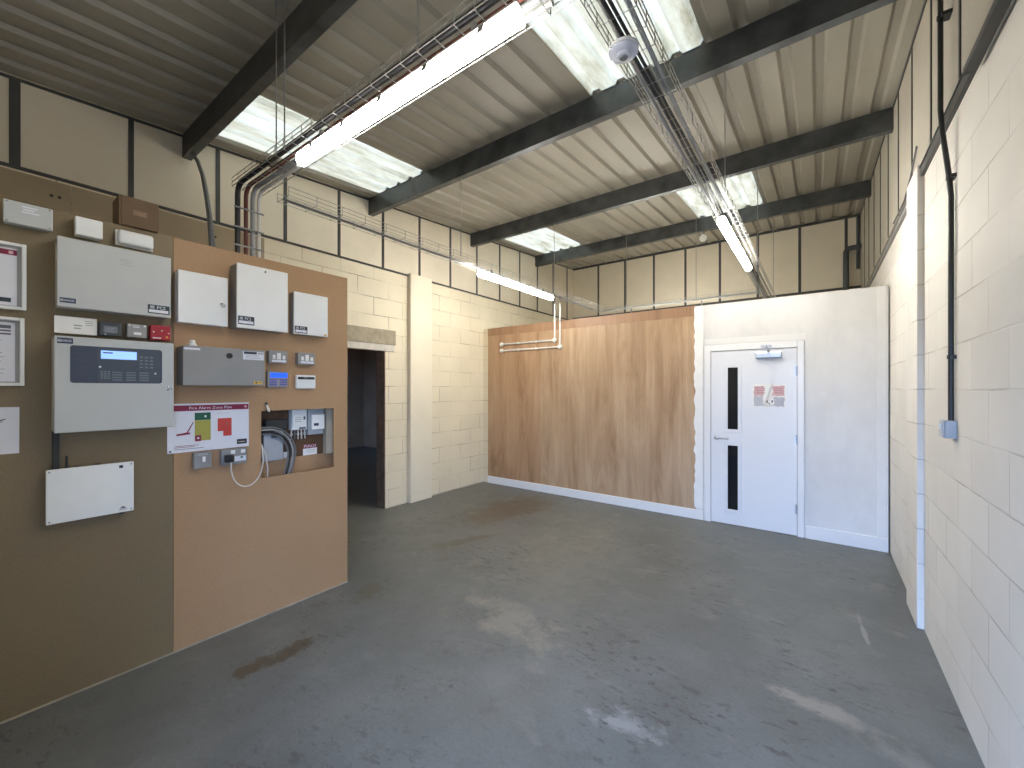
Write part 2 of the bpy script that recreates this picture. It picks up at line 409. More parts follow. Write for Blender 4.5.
def text_part(name, s, size, origin, facing, m, parent, align='LEFT', extr=0.0004, xscale=1.0):
    """raised lettering; facing '+X' (board) or '-Y' (partition)"""
    cu = bpy.data.curves.new('lettering', 'FONT'); cu.body = s; cu.size = size; cu.align_x = align; cu.extrude = extr; cu.resolution_u = 2
    tmp = bpy.data.objects.new('lettering_source', cu); C.objects.link(tmp)
    dg = bpy.context.evaluated_depsgraph_get(); me0 = bpy.data.meshes.new_from_object(tmp.evaluated_get(dg))
    bpy.data.objects.remove(tmp); bpy.data.curves.remove(cu)
    mb = MB(); mb.bm.from_mesh(me0); bpy.data.meshes.remove(me0)
    o = Vector(origin)
    for v in mb.bm.verts:
        x, y, z = v.co; x *= xscale
        v.co = o+(Vector((z, x, y)) if facing == '+X' else Vector((x, -z, y)))
    return finish(name, mb, m, parent)

# ================================================================== THE SETTING
# floor (continues as the apron beyond the loading door and into the side room)
struct('floor', B(-10.1, XR+0.2, -4.2, YB+0.2, -0.15, 0.0), 'floor')

# left wall with its doorway
OY0, OY1, OZ = 2.35, 3.32, 2.05
WT = 0.16
mb = MB()
mb.box(XL-WT, XL, FRONT_Y-0.15, OY0, 0, RAIL_L+0.02); mb.box(XL-WT, XL, OY1, YB+0.15, 0, RAIL_L+0.02); mb.box(XL-WT, XL, OY0, OY1, OZ, RAIL_L+0.02)
mb.hexa([(XL-WT, FRONT_Y-.15, RAIL_L+.02), (XL, FRONT_Y-.15, RAIL_L+.02), (XL, YB+.15, RAIL_L+.02), (XL-WT, YB+.15, RAIL_L+.02),
         (XL-WT, FRONT_Y-.15, roof_z(FRONT_Y-.15)+.03), (XL, FRONT_Y-.15, roof_z(FRONT_Y-.15)+.03), (XL, YB+.15, roof_z(YB+.15)+.03), (XL-WT, YB+.15, roof_z(YB+.15)+.03)])
wall_left = struct('wall_left', mb, 'block_l')
finish('pilaster', B(XL, XL+0.07, 3.675, 4.06, 0, RAIL_L+0.03, bev=0.006), 'pil', wall_left)
ib_ = M['infill'] = mat('tan_infill_board', (0.36, 0.285, 0.185), 0.65, var=.06, scale=3)
for a_, b_ in ((FRONT_Y, .52), (.523, 1.86)):
    q_ = finish('infill_board', B(XL, XL+.012, a_, b_, 2.25, RAIL_L-.021), 'infill', wall_left)
    for y_ in (min(b_, 1.50)-.10, min(b_, 1.50)-.06): finish('screw_head', MB().lathe((XL+.012, y_, RAIL_L-.13), (1, 0, 0), [(0, .010), (.002, .008)], 10), 'darkgap', q_)
finish('lintel', B(XL-0.02, XL+0.022, 2.15, 3.47, 2.125, 2.315, bev=0.006), 'concrete', wall_left)
finish('lintel_white_band', B(XL-0.02, XL+0.018, 2.15, 3.45, OZ-0.01, 2.124, bev=0.004), 'cabgrey2', wall_left)
finish('door_reveal', B(XL-WT-0.01, XL-0.004, OY1-0.012, OY1+0.001, 0, OZ), mat('bare_block_reveal', (0.13, 0.09, 0.065), 0.85, var=0.3, scale=12, bump=0.4), wall_left)
def lipped(x, y0, y1, z0, z1, sgn):    # an angle rail
    m_ = MB(); m_.box(x, x+sgn*0.02, y0, y1, z0, z1); m_.box(x, x+sgn*0.026, y0, y1, z1-0.006, z1); return m_
finish('sheeting_rail', lipped(XL, FRONT_Y, 3.67, RAIL_L-0.004, RAIL_L+0.014, 1), 'strip', wall_left)
finish('sheeting_rail', lipped(XL, 4.065, YB, RAIL_L-0.004, RAIL_L+0.014, 1), 'strip', wall_left)
def panel(wall, x, y0, y1, zb, sgn, m):
    a, b = (x, x+0.014*sgn)
    mm = MB(); mm.hexa([(a, y0, zb), (b, y0, zb), (b, y1, zb), (a, y1, zb), (a, y0, roof_z(y0)-.015), (b, y0, roof_z(y0)-.015), (b, y1, roof_z(y1)-.015), (a, y1, roof_z(y1)-.015)])
    return finish('cladding_panel', mm, m, wall)
def cstrip(wall, x, y, w, zb, sgn):
    mm = MB(); a, b = x, x+0.020*sgn; y0, y1 = y-w/2, y+w/2
    mm.hexa([(a, y0, zb), (b, y0, zb), (b, y1, zb), (a, y1, zb), (a, y0, roof_z(y0)-.02), (b, y0, roof_z(y0)-.02), (b, y1, roof_z(y1)-.02), (a, y1, roof_z(y1)-.02)])
    return finish('cover_strip', mm, 'strip', wall)
ys = [0.249+0.6045*k for k in range(-3, 14)]
edges = [FRONT_Y]+ys+[YB]
for k, y in enumerate(ys): cstrip(wall_left, XL, y, 0.034 if abs(y-0.249) > .01 else 0.052, RAIL_L+0.016, 1)
for a, b in zip(edges, edges[1:]):
    panel(wall_left, XL, a+(0.017 if a > FRONT_Y else 0), b-(0.017 if b < YB else 0), RAIL_L+0.016, 1, 'clad')
def eaves(y0, y1, x, sgn):
    mm = MB(); mm.hexa([(x, y0, roof_z(y0)-.022), (x+.022*sgn, y0, roof_z(y0)-.022), (x+.022*sgn, y1, roof_z(y1)-.022), (x, y1, roof_z(y1)-.022),
                        (x, y0, roof_z(y0)-.002), (x+.022*sgn, y0, roof_z(y0)-.002), (x+.022*sgn, y1, roof_z(y1)-.002), (x, y1, roof_z(y1)-.002)]); return mm
finish('eaves_filler', eaves(FRONT_Y, YB, XL, 1), 'strip', wall_left)

# right wall
mb = MB(); mb.box(XR, XR+WT, FRONT_Y-.15, YB+.15, 0, RAIL_R)
mb.hexa([(XR, FRONT_Y-.15, RAIL_R), (XR+WT, FRONT_Y-.15, RAIL_R), (XR+WT, YB+.15, RAIL_R), (XR, YB+.15, RAIL_R),
         (XR, FRONT_Y-.15, roof_z(FRONT_Y-.15)+.03), (XR+WT, FRONT_Y-.15, roof_z(FRONT_Y-.15)+.03), (XR+WT, YB+.15, roof_z(YB+.15)+.03), (XR, YB+.15, roof_z(YB+.15)+.03)])
wall_right = struct('wall_right', mb, 'block_r')
finish('pilaster', B(XR-0.036, XR, 3.71, 4.10, 0, RAIL_R+0.06, bev=0.006), 'block_r', wall_right)
finish('sheeting_rail', lipped(XR, FRONT_Y, 3.705, RAIL_R-0.02, RAIL_R+0.040, -1), 'strip', wall_right)
finish('sheeting_rail', lipped(XR, 4.105, YB, RAIL_R-0.045, RAIL_R-0.005, -1), 'greysteel', wall_right)
finish('rail_cleat', B(XR-0.055, XR-0.02, 1.2, 2.55, RAIL_R-0.06, RAIL_R-0.03), 'strip', wall_right)
ysr = [2.80+0.614*k for k in range(-7, 10)]
edges = [FRONT_Y]+[y for y in ysr if y < YB-.1]+[YB]
for y in edges[1:-1]: cstrip(wall_right, XR, y, 0.022, RAIL_R+0.046, -1)
for a, b in zip(edges, edges[1:]):
    panel(wall_right, XR, a+(0.011 if a > FRONT_Y else 0), b-(0.011 if b < YB else 0), RAIL_R+0.046, -1, 'clad_r')
finish('eaves_filler', eaves(FRONT_Y, YB, XR, -1), 'strip', wall_right)

# back wall
mb = MB(); mb.box(XL-WT, XR+WT, YB, YB+.15, 0, roof_z(YB)+.04)
wall_back = struct('wall_back', mb, 'block_x')
xs = [-3.86+0.6025*k for k in range(0, 8)]
edges = [XL]+xs+[XR]
RB = 3.16
for x in xs: finish('cover_strip', B(x-.020, x+.020, YB-.02, YB, RB, roof_z(YB)-.02), 'strip', wall_back)
for a, b in zip(edges, edges[1:]):
    finish('cladding_panel', B(a+.020, b-.020, YB-.014, YB, RB, roof_z(YB)-.015), 'clad', wall_back)
finish('sheeting_rail', B(XL, XR, YB-.035, YB, RB-.035, RB), 'strip', wall_back)
finish('eaves_filler', B(XL+.03, XR-.03, YB-.035, YB, roof_z(YB)-.045, roof_z(YB)-.005), 'strip', wall_back)

# front wall behind the camera with the open loading door
mb = MB(); fy0, fy1 = FRONT_Y-.15, FRONT_Y
zt = roof_z(FRONT_Y)+.02
mb.box(XL, DOOR_X0, fy0, fy1, 0, zt); mb.box(DOOR_X1, XR, fy0, fy1, 0, zt); mb.box(DOOR_X0, DOOR_X1, fy0, fy1, DOOR_Z, zt)
struct('wall_front', mb, 'block_x')

# roof: trapezoidal sheet, four rooflights between the purlins
RL_X = ((-4.32, -3.44), (-1.46, -0.62)); RL_Y = ((1.27, 3.05), (5.06, 6.81))
prof = []; x = XL-WT
while x < XR+WT:
    prof += [(x, 0.0), (x+.115, 0.0), (x+.135, 0.03), (x+.185, 0.03)]; x += 0.205
prof = [(min(px_, XR+WT), h) for px_, h in prof]
ysplit = [FRONT_Y-.15, 1.27, 3.05, 5.06, 6.81, YB+.15]
roof = MB(); lights = {}
def vq(mb_, x0, h0, x1, h1, y0, y1):
    v = [mb_.bm.verts.new(p) for p in ((x0, y0, roof_z(y0)+h0), (x1, y0, roof_z(y0)+h1), (x1, y1, roof_z(y1)+h1), (x0, y1, roof_z(y1)+h0))]
    mb_.bm.faces.new(v)
for (x0, h0), (x1, h1) in zip(prof, prof[1:]):
    if x1-x0 < 1e-5: continue
    for y0, y1 in zip(ysplit, ysplit[1:]):
        tgt = roof; xm, ym = (x0+x1)/2, (y0+y1)/2
        for i, (a, b) in enumerate(RL_X):
            for j, (c_, d_) in enumerate(RL_Y):
                if a < xm < b and c_ < ym < d_: tgt = lights.setdefault((i, j), MB())
        vq(tgt, x0, h0, x1, h1, y0, y1)
for m_ in [roof]+list(lights.values()): bmesh.ops.remove_doubles(m_.bm, verts=m_.bm.verts, dist=1e-5)
r = struct('ceiling', roof, 'roof'); md = r.modifiers.new('thickness', 'SOLIDIFY'); md.thickness = 0.012; md.offset = 1
for k, key in enumerate(sorted(lights)):
    o = struct('window_%d' % (k+1), lights[key], 'rooflight')

# side room seen through the doorway
mb = MB(); mb.box(-10.05, -9.9, 1.0, 6.6, 0, 2.9); mb.box(-10.05, XL-WT, 0.85, 1.0, 0, 2.9); mb.box(-10.05, XL-WT, 6.6, 6.75, 0, 2.9); mb.box(-10.05, -8.4, 0.85, 6.75, 2.9, 3.0); mb.box(-7.2, XL-WT, 0.85, 6.75, 2.9, 3.0); mb.box(-8.4, -7.2, 0.85, 2.0, 2.9, 3.0); mb.box(-8.4, -7.2, 3.2, 6.75, 2.9, 3.0)  # ceiling opening is unseen, added so the sky brightens this room
struct('wall_side_room', mb, 'sideroom')

# partition across the back of the unit, with a lid over the office behind it
PT, PH = 0.11, 2.535
DX0, DX1, DZ = -1.005, -0.178, 1.985
mb = MB()
mb.box(XL+.10, DX0-.03, YP, YP+PT, 0, PH); mb.box(DX1+.03, XR-.012, YP, YP+PT, 0, PH); mb.box(DX0-.03, DX1+.03, YP, YP+PT, DZ+.03, PH)
wall_p = struct('wall_partition', mb, 'wboard')
struct('ceiling_office', B(XL, XR, YP+PT, YB-.04, PH-.14, PH-.04), 'wboard')  # unseen lid added to keep the panes dark; pale top bounces light up
SK = 0.115
finish('plywood_sheet', B(XL+.10, -3.372, YP-.012, YP, SK, PH-.115), 'ply2', wall_p)
finish('plywood_sheet', B(-3.370, -1.172, YP-.012, YP, SK, PH-.115), 'ply', wall_p)
finish('wall_return', B(XL+.001, XL+.099, YP-.011, YP+PT, 0, PH+.012), 'block_l', wall_p)
finish('head_strip', B(XL+.10, -1.172, YP-.013, YP, PH-.114, PH+.012), 'plyt', wall_p)
# filler bands along the edges of the white board (ragged where they meet the plywood)
def ragged(x0, x1, z0, z1, y, amp, step=0.06, side='left'):
    pts = []; z = z0
    while z < z1-.001:
        pts.append(z); z += step*random.uniform(.5, 1.5)
    pts.append(z1)
    L = [(x0+(random.uniform(-amp, amp) if side in ('left', 'both') and 0 < i < len(pts)-1 else 0), y, z) for i, z in enumerate(pts)]
    R = [(x1+(random.uniform(-amp, amp) if side in ('right', 'both') and 0 < i < len(pts)-1 else 0), y, z) for i, z in enumerate(pts)]
    return MB().poly(R+L[::-1], (0, -1, 0), 0.002)
finish('filler_band', ragged(-1.185, -1.09, SK+.02, PH, YP-.0125, 0.012), 'filler', wall_p)
finish('filler_band', ragged(0.455, XR-.03, SK+.03, PH-.002, YP, 0.006, .12, side='left'), 'filler2', wall_p)
finish('filler_band', ragged(-1.08, -.10, DZ+.09, DZ+.15, YP, 0.01, 0.3, side='left'), 'filler2', wall_p)
bb = struct('baseboard_left', B(XL+.10, -1.085, YP-.022, YP, 0, SK, bev=0.004), 'gloss')
bb = struct('baseboard_right', B(-0.105, XR-.014, YP-.022, YP, 0, SK+.015, bev=0.004), 'gloss')

# the white door
door = bpy.data.objects.new('door_1', None); C.objects.link(door); door.location = ((DX0+DX1)/2, YP, 0); ROOT[door.name] = Vector(door.location); door['kind'] = 'structure'
yl = YP-.006                                   # face of the leaf
AW = 0.075
mb = MB(); ya, yb_ = YP-.020, YP+PT
mb.box(DX0-AW, DX0-.004, ya, YP-.0005, 0, DZ+AW, bev=.004); mb.box(DX1+.004, DX1+AW-.012, ya, YP-.0005, 0, DZ+AW, bev=.004); mb.box(DX0-.004, DX1+.004, ya, YP-.0005, DZ+.004, DZ+AW, bev=.004)
mb.box(DX0-.028, DX0-.004, YP, yb_, 0, DZ+.004); mb.box(DX1+.004, DX1+.028, YP, yb_, 0, DZ+.004); mb.box(DX0-.028, DX1+.028, YP, yb_, DZ+.004, DZ+.028)
finish('architrave', mb, 'gloss', door)
GX0, GX1 = -0.836, -0.722; GZ = ((0.172, 0.912), (1.085, 1.80))
mb = MB(); y0, y1 = yl, yl+.044; zb = .007
mb.box(DX0, GX0, y0, y1, zb, DZ); mb.box(GX1, DX1, y0, y1, zb, DZ)
for a, b in ((zb, GZ[0][0]), (GZ[0][1], GZ[1][0]), (GZ[1][1], DZ)): mb.box(GX0, GX1, y0, y1, a, b)
finish('door_leaf', mb, 'door', door)
for a, b in GZ:
    p = finish('vision_pane', B(GX0, GX1, yl+.018, yl+.024, a, b), 'glass', door)
    mb = MB(); w = .03; yy0, yy1 = yl-.010, yl
    mb.box(GX0-w, GX0+.006, yy0, yy1, a-w, b+w, bev=.003); mb.box(GX1-.006, GX1+w, yy0, yy1, a-w, b+w, bev=.003)
    mb.box(GX0+.006, GX1-.006, yy0, yy1, a-w, a+.006, bev=.003); mb.box(GX0+.006, GX1-.006, yy0, yy1, b-.006, b+w, bev=.003)
    finish('glazing_bead', mb, 'door', p)
h = finish('door_handle', MB().lathe((-.945, yl, .988), (0, -1, 0), [(0, .026), (.008, .026), (.010, .022)]), 'satin', door, smooth=True)
h = finish('lever', MB().tube([(-.945, yl-.008, .988), (-.945, yl-.045, .988), (-.935, yl-.053, .988), (-.90, yl-.055, .987), (-.815, yl-.050, .986)], .010, 12), 'satin', h, smooth=True)
for z0, z1 in ((1.69, 1.79), (.965, 1.065), (.235, .335)):
    hh = finish('hinge', MB().tube([(DX1+.002, yl-.008, z0), (DX1+.002, yl-.008, z1)], .009, 12), 'satin', door, smooth=True)
    finish('hinge_leaf', B(DX1-.018, DX1+.003, yl-.003, yl, z0, z1), 'satin', hh)
cl = finish('door_closer', B(-.548, -.312, yl-.055, yl, 1.885, 1.950, bev=.008), 'satin', door)
finish('closer_arm', MB().tube([(-.43, yl-.03, 1.950), (-.43, yl-.03, 1.966)], .013, 12).box(-.442, -.418, yl-.20, yl-.03, 1.966, 1.976)
       .tube([(-.43, yl-.195, 1.978), (-.45, ya-.006, 2.016)], .008, 8).box(-.50, -.40, ya-.012, ya, 2.004, 2.028), 'satin', cl)

# torn notice on the door
SX0, SX1, SZ0, SZ1 = -.585, -.275, 1.355, 1.60
sy = yl-.0005
sg = thing('notice', 'torn faded red and grey notice stuck on the upper white door', 'notice', ((SX0+SX1)/2, yl, SZ0))
def rag_poly(x0, x1, z0, z1, n, amp):
    P = []
    for i in range(n): P.append((x0+(x1-x0)*i/n+random.uniform(-amp, amp), z0+random.uniform(-amp, amp)))
    for i in range(n): P.append((x1+random.uniform(-amp, amp), z0+(z1-z0)*i/n+random.uniform(-amp, amp)*.6))
    for i in range(n): P.append((x1-(x1-x0)*i/n+random.uniform(-amp, amp), z1+random.uniform(-amp, amp)))
    for i in range(n): P.append((x0+random.uniform(-amp, amp), z1-(z1-z0)*i/n+random.uniform(-amp, amp)*.6))
    return P
def ragp(name, x0, x1, z0, z1, lay, m, n=7, amp=.006):
    finish(name, MB().poly([(p, yl-.0006*lay, q) for p, q in rag_poly(x0, x1, z0, z1, n, amp)][::-1], (0, 1, 0), .0006), m, sg)
ragp('backing', SX0, SX1, SZ0, SZ1, 1, 'filler', 9, .008)
ragp('red_panel', SX0+.015, -.452, 1.475, 1.582, 2, 'pinkred'); ragp('red_panel', -.405, SX1-.012, 1.475, 1.582, 2, 'pinkred')
ragp('grey_panel', SX0+.015, -.482, 1.362, 1.470, 2, 'palegrey'); ragp('grey_panel', -.385, SX1-.012, 1.362, 1.462, 2, 'palegrey')
ragp('torn_patch', -.475, -.39, 1.36, 1.595, 3, 'filler', 7, .012)
for q, (a, b) in enumerate(((1.556, 1.562), (1.530, 1.537), (1.505, 1.512))):
    for x0, x1 in ((-.56, -.465), (-.395, -.30)): ragp('print_line', x0+.008*q, x1, a, b, 3, 'pinkred2', 5, .0015)
ragp('symbol', -.452, -.44, 1.40, 1.425, 4, 'ink', 3, .003); ragp('symbol', -.405, -.392, 1.40, 1.43, 4, 'ink', 3, .003); ragp('symbol', -.432, -.418, 1.39, 1.40, 4, 'ink', 3, .002)

# ================================================================== PURLINS
nth = ['dark steel roof purlin nearest overhead, left of the long lit batten', 'dark steel roof purlin passing just beyond the smoke detector',
       'dark steel roof purlin second back from the smoke detector', 'dark steel roof purlin nearest the back wall']
def purlin(y, label):
    zt = roof_z(y)-.001; d = .20; zb = zt-d; w = .065; t = .006
    # C section opening towards the back, with lips
    prof_ = [(0, 0), (w, 0), (w, .02), (w-t, .02), (w-t, t), (t, t), (t, d-t), (w-t, d-t), (w-t, d-.02), (w, d-.02), (w, d), (0, d)]
    mb = MB().prism(prof_, lambda p, q, x: (x, y+p, zb+q+.0695*p*(q > d/2)), XL+.002, XR-.002)
    o = finish('roof_purlin', mb, 'steel', at=(XL, y, zb)); return o
for y, lb in zip((1.19, 3.06, 4.93, 6.82), nth): tag(purlin(y, lb), lb, 'beam', 'steel purlins under the roof sheets')

# ================================================================== LIGHTS
TZ = 2.895
def batten(name_lab, a, b, z, along, group, lm='lamp'):
    """IP-rated batten: grey tray above, white diffuser below, clips and end caps"""
    L = abs(b[0]-a[0])+abs(b[1]-a[1]); mid = ((a[0]+b[0])/2, (a[1]+b[1])/2, z)
    root = thing('batten_light', name_lab, 'light', (mid[0], mid[1], z-.05), group)
    if along == 'X': fn = lambda p, q, t: (mid[0]+t, mid[1]+p, z+q)
    else: fn = lambda p, q, t: (mid[0]+p, mid[1]+t, z+q)
    r = .030
    low = [(-r*.72, .034), (-r*.95, .022)]+[(-r*math.cos(k*math.pi/12), .0-r*math.sin(k*math.pi/12)) for k in range(0, 13)]+[(r*.95, .022), (r*.72, .034)]
    top = [(-r*.74, .0342), (r*.74, .0342), (r*.66, .042), (-r*.66, .042)]
    finish('diffuser', MB().prism(low, fn, -L/2+.012, L/2-.012), lm, root, smooth=True)
    finish('body', MB().prism(top, fn, -L/2, L/2), 'cabgrey', root)
    for sgn in (-1, 1):
        cap = [(-r*.72, .034), (-r*.95, .022)]+[(-(r+.001)*math.cos(k*math.pi/12), -(r+.001)*math.sin(k*math.pi/12)) for k in range(0, 13)]+[(r*.95, .022), (r*.72, .034)]
        finish('end_cap', MB().prism(cap, fn, sgn*(L/2-.011), sgn*L/2), lm, root)
    for u in (-L*.36, L*.36):
        p0 = fn(0, .0415, u); finish('suspension_bracket', B(p0[0]-.008, p0[0]+.008, p0[1]-.008, p0[1]+.008, p0[2], TZ-.006), 'greysteel', root)
    for k in range(5):
        for s_ in (-1, 1):
            t0 = -L/2+.15+k*(L-.3)/4
            finish('clip', MB().prism([(s_*(r+.0015), .000), (s_*(r+.006), .000), (s_*(r*.80), .036), (s_*(r*.74), .0345)], fn, t0-.015, t0+.015), 'greysteel', root)
    return root
GL = 'lit batten lights'
batten('long lit white batten light under cable tray, nearest and largest overhead', (-2.27, 1.13), (-.805, 1.13), 2.80, 'X', GL, 'lamp_near')
batten('lit white batten light along left wall above the plywood corner', (-2.95, 3.39), (-2.95, 4.89), 2.80, 'Y', GL)
batten('lit white batten light under cable tray above the white door', (-.58, 3.40), (-.58, 4.89), 2.80, 'Y', GL, 'lamp_side')
batten('added unseen batten light behind the partition, brightening the back wall', (-2.7, 6.70), (-1.2, 6.70), 2.73, 'X', GL)  # unseen lamp, added to brighten the back wall and rear roof

# ================================================================== CABLE TRAYS
TZ = 2.895
def basket(along, a, b, c0, c1, z, side=.055, step=.10, wires=3, r=.0024):
    mb = MB()
    f = (lambda u, v, w: (u, v, w)) if along == 'X' else (lambda u, v, w: (v, u, w))
    for k in range(wires+1):
        v = c0+(c1-c0)*k/wires; mb.tube([f(a, v, z), f(b, v, z)], r, 5)
    for v in (c0, c1):
        for q in (.5, 1): mb.tube([f(a, v, z+side*q), f(b, v, z+side*q)], r, 5)
    n = int(round(abs(b-a)/step))
    for i in range(n+1):
        u = a+(b-a)*i/n
        mb.tube([f(u, c0, z+side), f(u, c0, z-.003), f(u, c1, z-.003), f(u, c1, z+side)], r, 5)
    return mb
def hanger(root, x, y, z0, z1, w=0):
    finish('hanger_rod', MB().tube([(x, y, z0), (x, y, z1)], .004, 6).lathe((x, y, z1-.03), (0, 0, 1), [(0, .008), (.03, .008)], 8), 'greysteel', root)
GT = 'wire basket cable trays'
tA = thing('cable_tray', 'wire basket cable tray running above the long nearest batten light', 'cable tray', (-1.85, 1.25, TZ), GT)
finish('basket', basket('X', -3.12, -.67, 1.095, 1.275, TZ), 'galv', tA)
for x in (-2.50, -2.40, -1.28): hanger(tA, x, 1.10, TZ, roof_z(1.10)+.002)
tC = thing('cable_tray', 'wire basket cable tray running back past the smoke detector to the door partition', 'cable tray', (-.58, 4.2, TZ), GT)
finish('basket', basket('Y', 1.12, 7.35, -.66, -.51, TZ), 'galv', tC)
for y, zt in ((3.10, None), (4.97, None), (6.86, None)): hanger(tC, -.505, y, TZ+.02, roof_z(y)-.195)
tB = thing('cable_tray', 'narrow wire basket cable tray running along the left wall', 'cable tray', (-3.09, 4.0, TZ), GT)
finish('basket', basket('Y', 1.38, 6.62, -3.12, -2.95, TZ, side=.06, step=.2, wires=3), 'galv', tB)
for y in (3.10, 4.97): hanger(tB, -2.95, y, TZ+.02, roof_z(y)-.195)
tD = thing('cable_tray', 'narrow wire basket cable tray crossing above the rear of the partition', 'cable tray', (-1.85, 6.7, TZ), GT)
finish('basket', basket('X', -3.12, -.68, 6.64, 6.76, TZ, side=.05, step=.2, wires=2), 'galv', tD)
for x in (-2.6, -1.5): hanger(tD, x, 6.76, TZ, roof_z(6.76)+.002)

# cables lying in the trays
GC = 'cables lying in the wire trays'
def cable(pts, r, m, label, group=None, name='cable', n=8):
    return tag(finish(name, MB().tube(pts, r, n), m, smooth=True), label, 'cable', group)
def arc(c, r, a0, a1, n, plane):
    P = []
    for i in range(n+1):
        a = a0+(a1-a0)*i/n; u, v = r*math.cos(a), r*math.sin(a)
        P.append(tuple(Vector(c)+(Vector((u, v, 0)) if plane == 'xy' else Vector((u, 0, v)) if plane == 'xz' else Vector((0, u, v)))))
    return P
zc = TZ+.012
# four runs come out of the trays, sweep over the end and drop behind the board
drops = [(1.122, .016, 'black', 'black pipe dropping behind the board, leftmost of the four'), (1.172, .013, 'redcable', 'red-brown pipe dropping behind the board from the cable tray'),
         (1.214, .015, 'cable_lg', 'grey pipe dropping behind the board beside the red-brown pipe'), (1.252, .012, 'cable_w', 'pale pipe dropping behind the board, rightmost of the four')]
for i, (y, r, m, lb) in enumerate(drops):
    xe = -3.105; R_ = .075
    pts = [(-.75, y, TZ+r+.003), (-2.2, y, TZ+r+.003)] + arc((xe+R_, y, TZ+r+.003-R_), R_, math.pi/2, math.pi, 8, 'xz') + [(xe, y, 1.95)]
    tag(finish('pipe', MB().tube(pts, r, 12), m, smooth=True), lb, 'pipe', 'pipes from the cable tray down behind the board')
for zz in (2.62, 2.50, 2.75):
    tag(finish('pipe_clamp', B(-3.0885, -3.080, 1.095, 1.275, zz, zz+.010), 'greysteel'),
        {2.62: 'thin clamp bar across the four drop pipes, middle one', 2.50: 'thin clamp bar across the four drop pipes, lowest one', 2.75: 'thin clamp bar across the four drop pipes, topmost one'}[zz], 'clamp', 'clamp bars on the drop pipes')
# tray C cables
for k, (dx, r, m, lb) in enumerate(((-.045, .010, 'cable_lg', 'light grey cable along left side of the door-side tray'), (-.02, .008, 'black', 'black cable along middle of the door-side tray'),
                                    (.0, .007, 'black', 'second black cable along middle of the door-side tray'), (.035, .010, 'cable_lg', 'light grey cable along right side of the door-side tray'))):
    x0 = -.585+dx
    if m == 'cable_lg':
        # sweeps round from the tray over the long batten
        yy = 1.235 if dx < 0 else 1.14; rr = .14 if dx < 0 else .20
        pts = [(-1.6, yy-.0, TZ+.055)] + [(x0-rr, yy, TZ+.055)] + arc((x0-rr, yy+rr, TZ+.055), rr, -math.pi/2, 0, 8, 'xy') + [(x0, 2.2, TZ+r+.003), (x0, 7.2, TZ+r+.003)]
    else: pts = [(x0, 1.14, TZ+r+.003), (x0+.006, 2.3, TZ+r+.003), (x0-.006, 3.6, TZ+r+.003), (x0+.004, 5.0, TZ+r+.003), (x0, 7.2, TZ+r+.003)]
    cable(pts, r, m, lb, GC)
cable([(-3.075, 1.40, TZ+.012), (-3.08, 2.5, TZ+.012), (-3.07, 3.6, TZ+.012), (-3.08, 5.0, TZ+.012), (-3.08, 6.5, TZ+.012)], .011, 'cable_g', 'dark cable lying in tray along the left wall', GC)
cable([(-3.0, 6.70, TZ+.012), (-1.9, 6.69, TZ+.012), (-.7, 6.70, TZ+.012)], .011, 'cable_lg', 'pale cable lying in the rear cross tray', GC)
cable([(-2.30, 1.15, 2.81), (-2.36, 1.16, 2.80), (-2.42, 1.18, 2.83), (-2.44, 1.19, 2.888)], .006, 'white', 'short white flex from far end of the long batten light')

# smoke detector under tray C
sd = thing('smoke_detector', 'round white smoke detector hung beneath the cable tray', 'smoke detector', (-.60, 1.53, 2.80))
finish('mount', B(-.615, -.585, 1.515, 1.545, TZ-.032, TZ-.0055), 'cabgrey', sd)
finish('base', MB().lathe((-.60, 1.53, TZ-.032), (0, 0, -1), [(0, .050), (.004, .056), (.014, .056)]), 'white', sd, smooth=True)
finish('head', MB().lathe((-.60, 1.53, TZ-.046), (0, 0, -1), [(0, .054), (.006, .055), (.014, .048), (.018, .030), (.024, .026), (.026, .020)]), mat('detector_white', (0.62, 0.62, 0.68), 0.45, var=.02), sd, smooth=True)
finish('sensing_chamber', MB().lathe((-.60, 1.53, TZ-.0722), (0, 0, -1), [(0, .016), (.003, .014)]), 'midgrey', sd)
# small sensor under the rear purlin
ps = thing('sensor', 'small white sensor under the purlin nearest the back wall', 'sensor', (-1.42, 6.85, 3.90))
zs = roof_z(6.82)-.201
finish('bracket', MB().lathe((-1.42, 6.85, zs), (0, 0, -1), [(0, .03), (.015, .03), (.02, .012), (.05, .012)], 14), 'greysteel', ps)
finish('head', MB().lathe((-1.42, 6.85, zs-.05), (0, 0, -1), [(0, .02), (.03, .05), (.07, .055), (.10, .03)], 18), 'white', ps, smooth=True)

# brown cable from the nearest purlin down behind the board
cable([(-4.350, 1.228, 3.583), (-4.320, 1.255, 3.525), (-4.000, 1.197, 3.274), (-3.600, 1.099, 2.971), (-3.300, 1.023, 2.731), (-3.120, 0.977, 2.554), (-3.082, 0.970, 2.474), (-3.082, 0.970, 2.05)], .016, 'cable_g', 'thick dark cable hanging from the nearest purlin to the top of the board')

